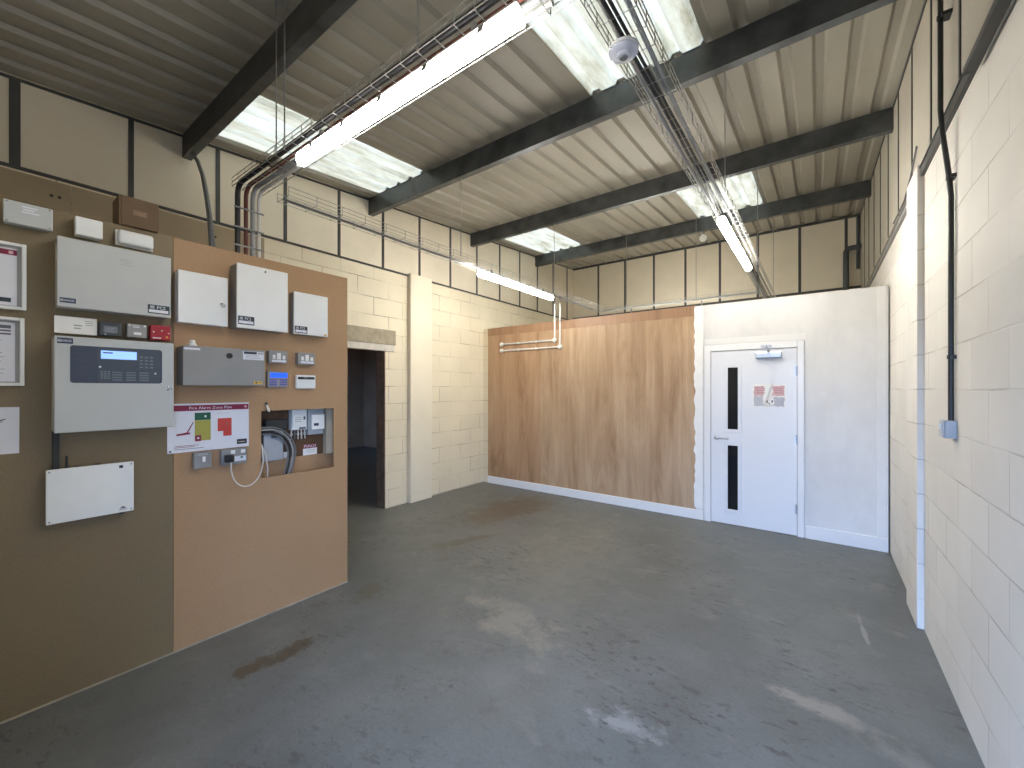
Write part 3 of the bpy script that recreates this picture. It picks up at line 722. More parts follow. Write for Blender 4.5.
# ================================================================== RIGHT WALL CONDUIT
cr = thing('conduit', 'black conduit running down the right block wall to a switch box', 'conduit', (XR, 2.97, 1.43))
finish('pipe', MB().tube([(XR-.052, 2.97, roof_z(2.97)-.01), (XR-.052, 2.97, 2.96), (XR-.045, 2.97, 2.85), (XR-.022, 2.97, 2.62), (XR-.015, 2.97, 2.52), (XR-.015, 2.97, 1.392)], .0110, 14), 'black', cr, smooth=True)
for z, x in ((3.42, XR-.052), (2.60, XR-.0195), (1.70, XR-.015)):
    finish('saddle_clip', MB().lathe((x, 2.97, z), (0, 0, 1), [(0, .0145), (.020, .0145)], 14).box(x, XR-.0005, 2.94, 3.00, z, z+.018), 'black', cr)
sb = thing('switch_box', 'small grey metal switch box on the right block wall below conduit', 'switch box', (XR, 2.975, 1.304))
finish('box', B(XR-.044, XR, 2.93, 3.018, 1.304, 1.392, bev=.004), 'greyblue', sb)
finish('plate', B(XR-.050, XR-.0442, 2.932, 3.016, 1.306, 1.390, bev=.002), 'satin', sb)
finish('rocker', B(XR-.056, XR-.0502, 2.965, 2.985, 1.348, 1.375, bev=.001), 'white', sb)
# pipe in the far right corner
pr_ = thing('waste_pipe', 'dark pipe with elbow rising in the far right corner above the partition', 'pipe', (.35, YB-.10, PH))
finish('pipe', MB().tube([(.352, YB-.10, PH-.035), (.352, YB-.10, 3.68)]+arc((.412, YB-.10, 3.68), .06, math.pi, math.pi/2, 6, 'xz')+[(XR-.001, YB-.10, 3.75)], .038, 14), 'darkgrey', pr_, smooth=True)
cable([(.50, YB-.034, roof_z(YB)-.05), (.50, YB-.034, 3.42)], .022, 'darkgrey', 'short dark pipe hanging in the far right roof corner', name='pipe')
cable([(XR-.03, 3.76, 3.14), (XR-.025, 4.0, 3.05), (XR-.02, 4.3, 2.99), (XR-.03, 4.8, 2.97)], .006, 'cable_g', 'thin dark wire hanging on the right wall past the steel rail')

# ================================================================== WHITE CONDUIT ON THE PLYWOOD
def wconduit(xv, ztop, zr, xl, label):
    root = thing('conduit', label, 'conduit', (xv, YP-.014, zr), 'white conduits on the plywood')
    y = YP-.026; r = .0115
    finish('upright', MB().tube([(xv, y, zr+.02), (xv, y, ztop)], r, 12), 'white', root, smooth=True)
    finish('run', MB().tube([(xl, y, zr), (xv-.02, y, zr)], r, 12), 'white', root, smooth=True)
    finish('elbow_box', MB().lathe((xv, YP-.0125, zr), (0, -1, 0), [(0, .033), (.030, .033), (.034, .028)], 20), 'white', root, smooth=True)
    finish('end_box', MB().lathe((xl, YP-.0125, zr), (0, -1, 0), [(0, .030), (.030, .030), (.034, .026)], 20), 'white', root, smooth=True)
    for x in (xl+.33, xl+.66):
        finish('saddle_clip', MB().box(x-.012, x+.012, y-r-.003, YP-.0125, zr-.016, zr+.016, bev=.002), 'white', root)
    finish('tail', MB().tube([(xv, y, ztop-.002), (xv-.01, y+.02, TZ-.006), (xv-.01, y+.03, TZ+.006)], .007, 8), 'black', root)
wconduit(-3.112, 2.80, 2.268, -4.10, 'white conduit on the plywood, upper and shorter of the pair')
wconduit(-3.022, 2.80, 2.165, -4.10, 'white conduit on the plywood, lower and longer of the pair')

# ================================================================== EQUIPMENT BOARD
BT = .018; BJ = .765; BE = 1.88; BH = 2.44
HY0, HY1, HZ0, HZ1 = 1.240, 1.765, .942, 1.400
bl = thing('wall_board', 'olive brown hardboard sheet carrying the fire alarm panel', 'board', (XB, .16, 0), 'boards forming the equipment wall')
finish('sheet', B(XB-BT, XB, -.45, BJ-.001, .004, BH), 'hb_l', bl)
finish('sealant_bead', B(XB, XB+.006, -.45, BJ-.001, 0, .008), 'studpale', bl)
br_ = thing('wall_board', 'orange-brown hardboard sheet with a rectangular cut-out full of cables', 'board', (XB, 1.32, 0), 'boards forming the equipment wall')
mb = MB(); mb.box(XB-BT, XB, BJ+.001, HY0, .004, BH); mb.box(XB-BT, XB, HY1, BE, .004, BH); mb.box(XB-BT, XB, HY0, HY1, .004, HZ0); mb.box(XB-BT, XB, HY0, HY1, HZ1, BH)
finish('sheet', mb, 'hb_r', br_)
finish('sealant_bead', B(XB, XB+.006, BJ+.001, BE, 0, .008), 'studpale', br_)
finish('stud', B(XB-BT-.09, XB-BT, BE-.06, BE-.015, 0, BH-.03), 'studwood', br_)
finish('stud', B(XB-BT-.09, XB-BT, BJ-.02, BJ+.025, 0, BH-.03), 'studwood', br_)
struct('wall_cupboard', B(XL, XB-BT, BE-.015, BE, 0, BH), 'hb_r')

GBADGE = (XB, 0, 0)
def cab(name, label, cat, y0, y1, z0, z1, d, m, group=None, lip=.016, body=None):
    root = thing(name, label, cat, (XB, (y0+y1)/2, z0), group)
    finish('body', B(XB, XB+d-lip, y0+.003, y1-.003, z0+.003, z1-.003, bev=.003), body or m, root)
    finish('door', B(XB+d-lip+.001, XB+d, y0, y1, z0, z1, bev=.004), m, root)
    return root
def lock(root, y, z, x, r=.009):
    o = finish('lock', MB().lathe((x, y, z), (1, 0, 0), [(0, r), (.006, r), (.008, r*.7)], 16), 'chrome', root, smooth=True)
    return o
def badge(root, y0, y1, z0, z1, x, s, style):
    b = finish('badge', B(x, x+.001, y0, y1, z0, z1), 'navy' if style == 'navy' else 'slate', root); b['label'] = 'dark printed badge'
    h = z1-z0; w = y1-y0
    if style == 'navy':
        mbx = MB().lathe((x+.001, y0+w*.13, (z0+z1)/2), (1, 0, 0), [(0, h*.28), (.0005, h*.28)], 16); finish('emblem', mbx, 'faint', b)
        text_part('lettering', s, h*.62, (x+.0012, y0+w*.25, z0+h*.28), '+X', 'paper', b, xscale=w*.70/(len(s)*h*.62*.72))
    else:
        finish('white_strip', B(x+.001, x+.0015, y0+w*.05, y1-w*.06, z0+h*.12, z0+h*.45), 'paper', b)
        finish('emblem', B(x+.001, x+.0014, y0+w*.10, y0+w*.30, z0+h*.55, z0+h*.9), 'greyblue', b)
        text_part('lettering', s, h*.50, (x+.0012, y0+w*.40, z0+h*.54), '+X', 'paper', b, xscale=w*.5/(len(s)*h*.5*.68))
def lines(root, y0, y1, z, x, n, dz, m='faint', h=.003, name='print_line'):
    for k in range(n):
        e = y1-(y1-y0)*random.uniform(0, .35)
        finish(name, B(x, x+.0005, y0+(y1-y0)*random.uniform(0, .1), e, z-k*dz, z-k*dz+h), m, root)

# big grey power supply cabinet, top
x = XB+.10
c = cab('power_supply_cabinet', 'large pale grey cabinet with badges in both lower corners above alarm panel', 'cabinet', .293, .729, 1.950, 2.290, .10, 'cabgrey')
badge(c, .302, .356, 1.970, 1.994, x, 'ADVANCED', 'navy'); badge(c, .628, .722, 1.966, 2.014, x, 'PCS', 'slate')
lines(c, .515, .575, 2.232, x, 4, .010)
# white cabinets
c = cab('cabinet', 'small square white cabinet with a lock on its right edge', 'cabinet', .768, 1.020, 1.938, 2.243, .07, 'cabwhite', 'white cabinets on the board')
k = lock(c, .985, 2.075, XB+.07); finish('key', MB().box(XB+.078, XB+.098, .983, .987, 2.07, 2.08).lathe((XB+.098, .985, 2.062), (1, 0, 0), [(0, .013), (.002, .013)], 14), 'satin', k)
c = cab('cabinet', 'tall deep white cabinet, largest of the white cabinets', 'cabinet', 1.052, 1.361, 1.936, 2.344, .12, 'cabwhite', 'white cabinets on the board', body='midgrey')
badge(c, 1.058, 1.150, 1.958, 2.012, XB+.12, 'PCS', 'slate'); lock(c, 1.215, 2.318, XB+.12, .006)
c = cab('cabinet', 'smallest white cabinet, nearest the right end of the board', 'cabinet', 1.421, 1.671, 1.940, 2.239, .08, 'cabwhite', 'white cabinets on the board', body='midgrey')
badge(c, 1.427, 1.515, 1.948, 1.997, XB+.08, 'PCS', 'slate'); finish('sticker', B(XB+.08, XB+.081, 1.640, 1.660, 1.947, 1.959), 'yellow', c)

# boxes along the top
c = thing('junction_box', 'long off-white junction box at top left of the board', 'box', (XB, .207, 2.315))
finish('body', B(XB, XB+.055, .136, .278, 2.318, 2.412, bev=.004), 'cabgrey', c); finish('lid', B(XB+.0555, XB+.07, .131, .283, 2.313, 2.417, bev=.004), 'cabgrey', c)
for y, z in ((.141, 2.322), (.273, 2.322), (.141, 2.408), (.273, 2.408)): finish('screw', MB().lathe((XB+.07, y, z), (1, 0, 0), [(0, .004), (.001, .003)], 10), 'midgrey', c)
lines(c, .185, .245, 2.395, XB+.07, 3, .012, 'paper', .006)
c = thing('junction_box', 'square white box above the large pale grey cabinet', 'box', (XB, .407, 2.322))
finish('body', B(XB, XB+.05, .360, .454, 2.325, 2.412, bev=.004), 'white', c); finish('lid', B(XB+.0505, XB+.07, .357, .457, 2.322, 2.415, bev=.006), 'white', c)
c = thing('sounder', 'slim rounded white box under the brown carton on top of the board', 'box', (XB, .59, 2.325))
finish('base_plate', B(XB, XB+.012, .513, .670, 2.325, 2.409, bev=.004), 'white', c); finish('cover', B(XB+.0125, XB+.055, .518, .665, 2.330, 2.404, bev=.014, seg=4), 'white', c, smooth=True)
c = thing('carton', 'brown cardboard box standing on the top edge of the board', 'carton', (XB-.06, .605, BH+.001))
finish('body', B(XB-.13, XB+.02, .526, .690, BH+.001, BH+.155), 'card', c)
finish('flap', B(XB+.0205, XB+.025, .536, .692, BH+.0015, BH+.156), 'card', c); finish('patch', B(XB+.0255, XB+.0265, .583, .640, BH+.065, BH+.092), 'cardpale', c)

# row between the cabinet and the alarm panel
c = thing('notice_card', 'small cream printed card resting on top of the alarm panel', 'card', (XB, .366, 1.828))
finish('holder', B(XB, XB+.03, .293, .438, 1.8285, 1.910, bev=.002), 'cabgrey', c); finish('card', B(XB+.0305, XB+.032, .291, .440, 1.828, 1.912), 'filler', c)
lines(c, .355, .392, 1.868, XB+.032, 2, .014, 'faint', .006); lines(c, .395, .43, 1.894, XB+.032, 3, .010, 'faint', .003)
def relay(y0, y1, z0, z1, d, m, label, name):
    c = thing(name, label, 'module', (XB, (y0+y1)/2, z0))
    finish('base', B(XB, XB+d*.55, y0+.002, y1-.002, z0+.002, z1-.002, bev=.002), m, c); finish('cover', B(XB+d*.55+.0005, XB+d, y0, y1, z0, z1, bev=.005), m, c); return c
c = relay(.447, .532, 1.829, 1.902, .05, 'darkgrey', 'black module box on the alarm panel beside the cream card', 'module_box')
finish('window', B(XB+.05, XB+.051, .462, .515, 1.845, 1.880), 'key', c); lines(c, .468, .512, 1.868, XB+.051, 3, .009, 'faint', .002); finish('indicator', B(XB+.05, XB+.052, .466, .472, 1.834, 1.838), 'paper', c)
c = relay(.553, .635, 1.829, 1.905, .05, 'metalbox', 'grey module box between the black and red ones', 'module_box')
finish('label_plate', B(XB+.05, XB+.051, .580, .612, 1.846, 1.860), 'paper', c)
for y in (.562, .626): finish('screw', MB().lathe((XB+.05, y, 1.896), (1, 0, 0), [(0, .005), (.001, .004)], 10), 'paper', c)
lines(c, .575, .615, 1.893, XB+.05, 2, .008, 'paper', .003)
c = relay(.650, .740, 1.826, 1.910, .05, 'red', 'red module box above the top right of the alarm panel', 'module_box')
finish('label_plate', B(XB+.05, XB+.051, .660, .697, 1.834, 1.841), 'paper', c); finish('indicator', MB().lathe((XB+.05, .722, 1.845), (1, 0, 0), [(0, .006), (.002, .004)], 10), 'yellow', c)
for y, z in ((.664, 1.871), (.730, 1.868), (.700, 1.88)): finish('screw', MB().lathe((XB+.05, y, z), (1, 0, 0), [(0, .004), (.001, .003)], 10), 'paper', c)

# fire alarm panel
x = XB+.12
c = cab('fire_alarm_panel', 'large pale grey alarm panel with dark keypad fascia and lit screen', 'alarm panel', .282, .737, 1.338, 1.806, .12, 'cabgrey')
badge(c, .291, .344, 1.770, 1.797, x, 'ADVANCED', 'navy')
fpts = []
for cy, cz, a0 in ((.684-.012, 1.764-.012, 0), (.334+.012, 1.764-.012, 90), (.334+.012, 1.580+.012, 180), (.684-.012, 1.580+.012, 270)):
    for k in range(5):
        a_ = math.radians(a0+k*22.5); fpts.append((cy+.012*math.cos(a_), cz+.012*math.sin(a_)))
f = finish('fascia', MB().poly([(x, y_, z_) for y_, z_ in fpts], (1, 0, 0), .002), 'fascia', c)
mb = B(x+.002, x+.0026, .430, .676, 1.584, 1.760); finish('key_area', mb, 'fascia2', f)
sc = finish('screen', B(x+.0026, x+.0034, .441, .578, 1.704, 1.746), 'lcd', f); lines(sc, .448, .50, 1.732, x+.0034, 1, .01, 'navy', .006)
for r_ in range(4):
    for q in range(3):
        finish('key', B(x+.0026, x+.0045, .440+q*.013, .449+q*.013, 1.602+r_*.011, 1.609+r_*.011), 'key', f)
        finish('key', B(x+.0026, x+.0040, .483+q*.053, .521+q*.053, 1.594+r_*.013, 1.600+r_*.013), 'key', f)
        if r_ < 4: finish('key', B(x+.0026, x+.0040, .590+q*.021, .603+q*.021, 1.662+r_*.018, 1.670+r_*.018), 'key', f)
for y, z in ((.438, 1.662), (.655, 1.634)): finish('indicator', MB().lathe((x+.0026, y, z), (1, 0, 0), [(0, .005), (.002, .004)], 10), 'paper', f)
for r_ in range(4): lines(f, .345, .41, 1.725-r_*.034, x+.002, 1, .01, 'fascia2', .003)
k = lock(c, .708, 1.552, x, .009); finish('key', MB().box(x+.008, x+.03, .706, .710, 1.548, 1.556).lathe((x+.022, .720, 1.552), (0, 1, 0), [(0, .007), (.002, .007)], 12), 'satin', k)
tag(finish('trunking', B(XB, XB+.03, .286, .309, 1.1535, 1.3385), 'darkgap'), 'dark trunking between alarm panel and white box below', 'trunking')

# grey cabinet
x = XB+.12
c = cab('battery_cabinet', 'mid grey rectangular cabinet right of the alarm panel', 'cabinet', .778, 1.214, 1.570, 1.802, .12, 'midgrey')
finish('vent', MB().lathe((x, 1.010, 1.755), (1, 0, 0), [(0, .017), (.004, .017), (.004, .010), (.001, .009)], 20), 'black', c, smooth=True)
finish('maker_plate', B(x, x+.001, .784, .860, 1.778, 1.790), 'paper', c)
pl = finish('data_label', B(x, x+.001, 1.085, 1.207, 1.737, 1.790), 'paper', c)
finish('print_band', B(x+.001, x+.0015, 1.090, 1.165, 1.773, 1.788), 'slate', pl); finish('print_band', B(x+.001, x+.0015, 1.170, 1.204, 1.774, 1.786), 'faint', pl); lines(pl, 1.092, 1.19, 1.764, x+.001, 3, .009, 'faint', .003)
pl = finish('hazard_label', B(x, x+.001, 1.146, 1.198, 1.582, 1.600), 'yellow', c); finish('hazard_mark', B(x+.001, x+.0014, 1.157, 1.167, 1.586, 1.596), 'slate', pl); lines(pl, 1.172, 1.194, 1.593, x+.001, 2, .005, 'ink', .002)
tag(finish('cable_gland', MB().lathe((XB+.05, .842, 1.803), (0, 0, 1), [(0, .022), (.012, .022), (.016, .016), (.034, .014), (.038, .010)], 18), 'white', smooth=True), 'small white gland on top of the mid grey cabinet', 'gland')

# twin switched spurs
def spur(y0, y1, z0, z1, d, label):
    c = thing('switched_spur', label, 'switch', (XB, (y0+y1)/2, z0), 'metal boxes with white switches')
    finish('box', B(XB, XB+d-.006, y0, y1, z0, z1, bev=.004), 'metalbox', c); finish('plate', B(XB+d-.0055, XB+d, y0-.002, y1+.002, z0-.002, z1+.002, bev=.002), 'metalbox', c)
    w = y1-y0; x = XB+d
    finish('rocker', B(x, x+.004, y0+w*.16, y0+w*.32, z0+.028, z0+.056, bev=.001), 'white', c); finish('fuse_carrier', B(x, x+.005, y0+w*.40, y0+w*.62, z0+.026, z0+.070, bev=.001), 'white', c)
    finish('rocker', B(x, x+.004, y0+w*.72, y0+w*.88, z0+.028, z0+.054, bev=.001), 'white', c); finish('label_strip', B(x, x+.001, y0+w*.14, y0+w*.93, z0+.008, z0+.022), 'paper', c)
spur(1.272, 1.388, 1.728, 1.812, .05, 'grey metal box with white switches above the blue keypad')
spur(1.466, 1.586, 1.728, 1.812, .05, 'grey metal box with white switches above the white control unit')
# blue keypad
c = thing('keypad', 'small grey keypad with blue lit screen and blue buttons', 'keypad', (XB, 1.335, 1.56))
finish('body', B(XB, XB+.03, 1.268, 1.402, 1.560, 1.672, bev=.005), 'midgrey', c); finish('screen', B(XB+.03, XB+.032, 1.285, 1.398, 1.628, 1.662, bev=.0009), 'lcd2', c)
for r_ in range(3):
    for q in range(7):
        if q != 3: finish('key', B(XB+.03, XB+.034, 1.282+q*.0165, 1.294+q*.0165, 1.576+r_*.0155, 1.586+r_*.0155), 'blue', c)
# white unit
c = thing('control_unit', 'white rectangular control unit with a black top band', 'control unit', (XB, 1.533, 1.553))
finish('base', B(XB, XB+.014, 1.466, 1.600, 1.556, 1.648, bev=.003), 'white', c); finish('cover', B(XB+.0145, XB+.03, 1.463, 1.603, 1.553, 1.651, bev=.004), 'white', c); finish('band', B(XB+.03, XB+.0315, 1.472, 1.594, 1.620, 1.638), 'black', c)
lines(c, 1.515, 1.55, 1.629, XB+.0315, 1, .01, 'faint', .004)

# zone plan poster
x0 = XB+.001; x = XB+.006
c = thing('zone_plan_sign', 'white zone plan sign with maroon title, green and red floor blocks', 'sign', (XB, .95, 1.172))
finish('panel', B(XB, x, .735, 1.162, 1.172, 1.462), 'paper', c)
tb = finish('title_band', B(x, x+.0006, .737, 1.160, 1.418, 1.452), 'maroon', c)
text_part('lettering', 'Fire Alarm Zone Plan', .024, (x+.0010, .950, 1.427), '+X', 'paper', tb, 'CENTER', xscale=1.08)
finish('logo', MB().lathe((x+.0006, 1.143, 1.436), (1, 0, 0), [(0, .008), (.0004, .008)], 16), 'pinkred', tb)
finish('zone_block', B(x, x+.0006, .866, .948, 1.360, 1.405), 'green', c); finish('zone_block', B(x, x+.0006, .866, .948, 1.235, 1.359), 'olive', c)
finish('zone_block', B(x+.0006, x+.0011, .868, .898, 1.232, 1.268), 'maroon', c); finish('zone_block', B(x, x+.0006, .985, 1.062, 1.252, 1.365), 'redprint', c)
finish('zone_block', B(x+.0006, x+.0011, .985, 1.015, 1.246, 1.284), 'paper', c); finish('outline', B(x, x+.0005, .983, 1.055, 1.396, 1.398), 'faint', c)
finish('zone_mark', B(x+.0006, x+.0011, .915, .926, 1.376, 1.388), 'paper', c); finish('zone_mark', B(x+.0011, x+.0015, .879, .888, 1.246, 1.256), 'paper', c); finish('zone_mark', B(x+.0006, x+.0011, 1.03, 1.041, 1.322, 1.334), 'cardpale', c)
finish('pointer', MB().poly([(x, .777, 1.272), (x, .777, 1.282), (x, .826, 1.290), (x, .858, 1.352), (x, .862, 1.350), (x, .834, 1.290), (x, .845, 1.286), (x, .843, 1.278)], (1, 0, 0), .0006), 'maroon', c)
bd = finish('badge', B(x, x+.0006, 1.092, 1.150, 1.192, 1.224), 'black', c); lines(bd, 1.10, 1.145, 1.204, x+.0006, 1, .01, 'faint', .005)
lines(c, .762, .90, 1.209, x, 2, .008, 'maroon', .003); lines(c, .762, .96, 1.190, x, 1, .009, 'ink', .003); finish('logo', MB().lathe((x, .748, 1.183), (1, 0, 0), [(0, .006), (.0004, .006)], 12), 'ink', c)

# single switch, socket, plug
c = thing('light_switch', 'grey metal single switch box under the zone plan sign', 'switch', (XB, .896, 1.072))
finish('box', B(XB, XB+.04, .853, .939, 1.073, 1.165, bev=.004), 'metalbox', c); finish('plate', B(XB+.0405, XB+.046, .851, .941, 1.071, 1.167, bev=.003), 'metalbox', c); finish('rocker', B(XB+.046, XB+.051, .892, .908, 1.108, 1.140, bev=.001), 'white', c)
finish('label_strip', B(XB+.046, XB+.047, .87, .92, 1.148, 1.160), 'faint', c)
c = thing('socket_outlet', 'grey metal double socket with a black plug under the zone plan sign', 'socket', (XB, 1.066, 1.06))
finish('box', B(XB, XB+.04, .995, 1.134, 1.072, 1.166, bev=.004), 'metalbox', c); finish('plate', B(XB+.0405, XB+.046, .993, 1.136, 1.070, 1.168, bev=.003), 'metalbox', c)
for y in (1.055, 1.112):
    finish('rocker', B(XB+.046, XB+.051, y-.012, y+.012, 1.138, 1.160, bev=.001), 'white', c)
finish('socket_face', B(XB+.046, XB+.047, 1.065, 1.130, 1.088, 1.120), 'paper', c)
finish('earth_mark', B(XB+.047, XB+.0475, 1.098, 1.112, 1.105, 1.116), 'green', c)
p = thing('plug', 'black plug with white flex looping to the board cut-out', 'plug', (XB+.047, 1.028, 1.085))
finish('body', B(XB+.047, XB+.085, 1.004, 1.052, 1.088, 1.136, bev=.010, seg=3), 'black', p, smooth=True)
pts = []
P0, P1, P2, P3 = Vector((XB+.075, 1.035, 1.09)), Vector((XB+.06, 1.03, .86)), Vector((XB+.03, 1.235, .86)), Vector((XB+.012, 1.248, 1.07))
for i in range(17):
    t = i/16; pts.append(P0*(1-t)**3+P1*3*t*(1-t)**2+P2*3*t*t*(1-t)+P3*t**3)
pts += [Vector((XB+.005, 1.246, 1.13)), Vector((XB-.02, 1.250, 1.17)), Vector((XB-.06, 1.255, 1.18))]
finish('flex', MB().tube(pts, .0042, 8), 'cable_w', p, smooth=True)

# white box low on the board
c = thing('control_box', 'white rectangular box with two aerials, lowest item on the board', 'box', (XB, .42, .893))
zb0, zb1 = .893, 1.158
finish('body', B(XB, XB+.045, .266, .574, zb0+.005, zb1-.005, bev=.003), 'midgrey', c); finish('lid', B(XB+.0455, XB+.06, .261, .579, zb0, zb1, bev=.003), 'cabwhite', c)
for y in (.272, .568):
    for z in (zb0+.012, zb1-.012): finish('screw', MB().lathe((XB+.06, y, z), (1, 0, 0), [(0, .004), (.001, .003)], 10), 'midgrey', c)
finish('indicator_window', B(XB+.06, XB+.061, .520, .535, zb1-.028, zb1-.014), 'black', c); finish('logo', MB().poly([(XB+.06, .522, .914), (XB+.06, .548, .914), (XB+.06, .542, .921), (XB+.06, .535, .926), (XB+.06, .528, .921)], (1, 0, 0), .0006), 'ink', c)
for k in range(1): finish('logo_line', B(XB+.06, XB+.0606, .518, .552, .906, .910), 'faint', c)
finish('aerial', MB().tube([(XB+.03, .333, zb1-.006), (XB+.03, .333, zb1+.058)], .0045, 10).lathe((XB+.03, .333, zb1-.006), (0, 0, 1), [(0, .009), (.012, .009)], 12), 'black', c)
finish('gland', MB().lathe((XB+.03, .535, zb0+.006), (0, 0, -1), [(0, .010), (.018, .010)], 12), 'black', c)
for y in (.36, .43): finish('gland', B(XB+.01, XB+.045, y, y+.022, zb1-.006, zb1+.003), 'black', c)

# framed documents at the far left
def frame(y1, z0, z1, label, kind):
    y0 = y1-.225
    c = thing('document_frame', label, 'frame', (XB, (y0+y1)/2, z0), 'framed documents')
    mb = MB(); w = .014; d = .028
    mb.box(XB, XB+d, y0, y0+w, z0, z1, bev=.002); mb.box(XB, XB+d, y1-w, y1, z0, z1, bev=.002); mb.box(XB, XB+d, y0+w, y1-w, z0, z0+w, bev=.002); mb.box(XB, XB+d, y0+w, y1-w, z1-w, z1, bev=.002)
    finish('moulding', mb, 'white', c)
    finish('mount', B(XB, XB+.004, y0+w, y1-w, z0+w, z1-w), 'faint', c)
    pg = finish('page', B(XB+.004, XB+.005, y0+w+.012, y1-w-.014, z0+w+.006, z1-w-.010), 'paper', c)
    a, b = y0+w+.012, y1-w-.014; x = XB+.005
    if kind == 'plan':
        finish('title_band', B(x, x+.0006, a, b, z1-.055, z1-.030), 'maroon', pg); finish('logo', MB().lathe((x+.0006, b-.018, z1-.0425), (1, 0, 0), [(0, .008), (.0004, .008)], 14), 'pinkred', pg)
        finish('badge', B(x, x+.0006, b-.07, b-.018, z0+.035, z0+.055), 'slate', pg)
        finish('zone_block', B(x, x+.0006, a+.03, a+.10, z0+.10, z0+.2), 'olive', pg)
    else:
        for q, (u, v) in enumerate(((.036, .052), (.058, .066), (.073, .081))): finish('text_block', B(x, x+.0006, a+.02, b-.012, z1-v, z1-u), 'ink', pg)
        lines(pg, a+.02, b-.02, z1-.11, x, 9, .019, 'faint', .003)
frame(.203, 1.921, 2.232, 'white framed plan with maroon heading, upper frame at left edge', 'plan')
frame(.197, 1.565, 1.884, 'white framed page of text, lower frame at left edge', 'text')
c = thing('paper_sheet', 'loose white paper pinned below the frames at left edge', 'paper', (XB, .08, 1.245))
finish('sheet', MB().poly([(XB+.001, -.03, 1.247), (XB+.001, .182, 1.247), (XB+.001, .183, 1.465), (XB+.001, -.03, 1.468)], (1, 0, 0), .001), 'paper', c)
finish('print_mark', MB().poly([(XB+.002, .110, 1.402), (XB+.002, .140, 1.412), (XB+.002, .142, 1.408), (XB+.002, .124, 1.400), (XB+.002, .138, 1.396), (XB+.002, .110, 1.395)], (1, 0, 0), .0005), 'ink', c)

# ---- the cut-out and what is mounted inside it
XI = XB-.125                                    # face of the inner backing board
ib = thing('backing_board', 'dark brown backing board seen inside the board cut-out', 'board', (XI, 1.5, .80))
finish('sheet', B(XI-.018, XI, 1.10, BE-.062, .80, 1.60), 'darkwood', ib)
finish('lower_rail', B(XI, XI+.012, 1.10, BE-.062, .80, 1.040), 'hb_r', ib)
tag(finish('timber_batten', B(XI+.0005, XI+.05, 1.745, 1.800, 1.0405, 1.55), 'cream'), 'cream upright timber batten at the right side of the cut-out', 'batten')
finish('side_stud', B(XB-BT-.095, XB-BT-.0005, 1.10, 1.16, .86, 1.55), 'studwood', br_)
m1 = thing('meter_box', 'white rectangular electrical unit hanging in the cut-out', 'electrical unit', (XI, 1.545, 1.245))
finish('case', B(XI, XI+.055, 1.478, 1.588, 1.246, 1.46, bev=.004), 'cabwhite', m1); finish('cover', B(XI+.0555, XI+.062, 1.482, 1.584, 1.268, 1.36, bev=.002), 'white', m1)
lines(m1, 1.495, 1.56, 1.335, XI+.062, 3, .014, 'faint', .005); finish('switch', B(XI+.062, XI+.068, 1.560, 1.570, 1.32, 1.345), 'ink', m1); finish('sticker', B(XI+.055, XI+.0556, 1.53, 1.58, 1.25, 1.264), 'ink', m1)
for k in range(5):
    lb = ['leftmost', 'second', 'middle', 'fourth', 'rightmost'][k]
    tag(finish('terminal', MB().tube([(XI+.03, 1.485+k*.024, 1.2455), (XI+.034, 1.483+k*.025, 1.21), (XI+.02, 1.487+k*.026, 1.175)], .005, 8).lathe((XI+.032, 1.484+k*.0245, 1.205), (0, 0, 1), [(0, .008), (.016, .008)], 10), 'cable_w' if k not in (1,) else 'cable_g'),
        'short wire tail under the white electrical unit, %s of five' % lb, 'wire', 'wire tails under the white unit')
m2 = thing('meter_box', 'grey-blue electrical meter beside the white unit in the cut-out', 'electrical unit', (XI, 1.675, 1.20))
finish('case', B(XI, XI+.05, 1.600, 1.722, 1.200, 1.46, bev=.004), 'greyblue', m2); finish('cover', B(XI+.0505, XI+.066, 1.622, 1.722, 1.240, 1.352, bev=.003), 'cabwhite', m2); finish('display', B(XI+.066, XI+.067, 1.637, 1.674, 1.268, 1.288), 'navy', m2)
m3 = thing('junction_box', 'pale grey enclosure at lower left inside the cut-out', 'box', (XI, 1.36, 1.04))
finish('case', B(XI+.012, XI+.055, 1.285, 1.418, 1.0405, 1.245, bev=.004), 'greyblue', m3); finish('terminal_block', B(XI+.0555, XI+.075, 1.335, 1.375, 1.205, 1.24), 'darkgrey', m3)
pk = tag(finish('label_tag', B(XI, XI+.004, 1.424, 1.470, 1.042, 1.085), 'filler'), 'small cream tag beside the pale grey enclosure', 'tag')
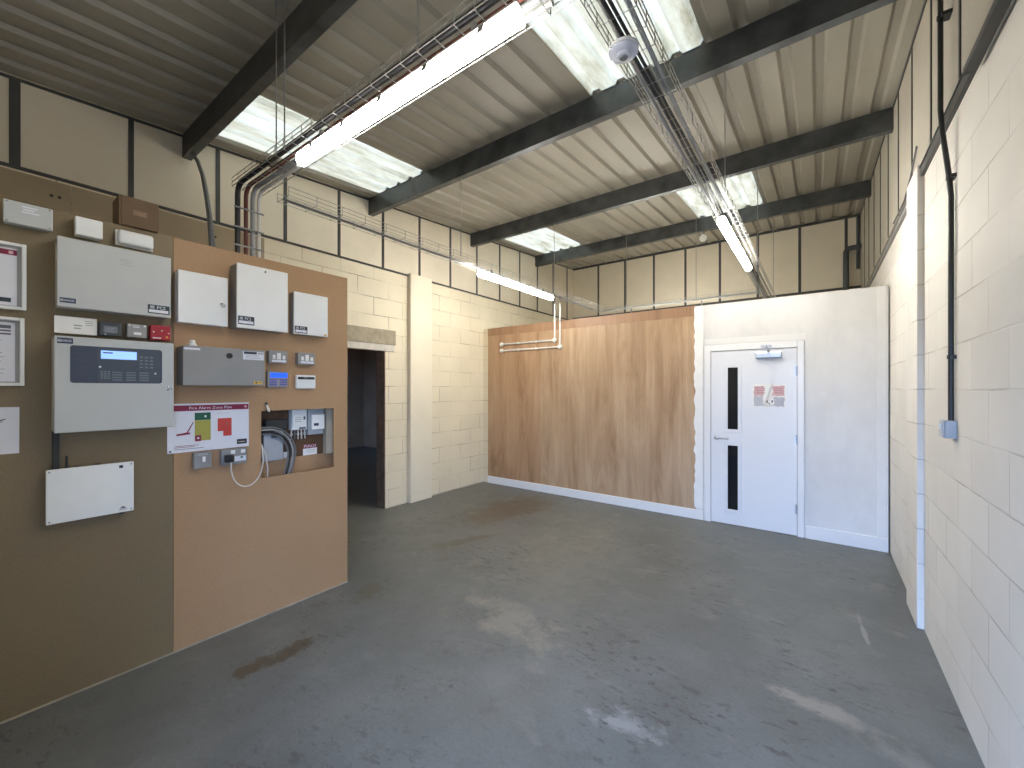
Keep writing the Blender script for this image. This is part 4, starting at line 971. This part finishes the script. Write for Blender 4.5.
lb_ = thing('label_plate', 'white printed label low on the brown backing board', 'label', (XI, 1.64, 1.042))
finish('card', B(XI, XI+.004, 1.586, 1.694, 1.041, 1.092), 'filler', lb_); lines(lb_, 1.60, 1.685, 1.078, XI+.004, 2, .015, 'faint', .003)
tp = finish('red_plate', B(XI, XI+.003, 1.588, 1.690, 1.094, 1.124), 'maroon', lb_); text_part('lettering', 'PUNCH', .030, (XI+.0034, 1.639, 1.099), '+X', 'paper', tp, 'CENTER', xscale=.92)
tag(finish('isolator', B(XI, XI+.05, 1.30, 1.45, 1.25, 1.33, bev=.006), 'darkgap'), 'black isolator behind the bundle of cables in the cut-out', 'isolator')
cols = ['cable_g', 'cable_lg', 'black', 'cable_g']
for k in range(4):
    r_ = .19-.016*k; yc = 1.30; z0 = 1.08
    pts = [(XI+.085-.006*k, 1.17, 1.285-.014*k)]
    for i in range(0, 11):
        a = math.radians(95-i*9.5); pts.append((XI+.085-.004*k, yc+r_*math.cos(a), z0+(r_+.012)*math.sin(a)))
    pts += [(XI+.075, yc+r_-.012, 1.00), (XI+.065, yc+r_-.030, .92), (XI+.05, yc+r_-.05, .82)]
    cable(pts, .0062, cols[k], 'thick cable bending down through the cut-out, %s of the bundle' % ['outermost', 'second', 'third', 'innermost'][k], 'cable bundle in the cut-out')
cable([(XB+.004, 1.243, 1.17), (XB-.01, 1.25, 1.16), (XB-.02, 1.275, 1.10), (XB-.03, 1.295, 1.0), (XB-.05, 1.30, .86)], .0045, 'cable_w', 'white flex hanging at the left side of the cut-out')
tg = thing('key_tag', 'small shiny tag hanging from a screw above the cut-out', 'tag', (XB, 1.29, 1.40))
finish('screw', MB().lathe((XB, 1.268, 1.452), (1, 0, 0), [(0, .006), (.012, .006), (.014, .009), (.016, .009)], 12), 'darkgrey', tg)
finish('tag', MB().poly([(XB+.006, 1.262, 1.447), (XB+.006, 1.272, 1.455), (XB+.012, 1.293, 1.408), (XB+.012, 1.290, 1.392), (XB+.012, 1.277, 1.394), (XB+.012, 1.271, 1.410)], (1, 0, 0), .003), 'chrome', tg)
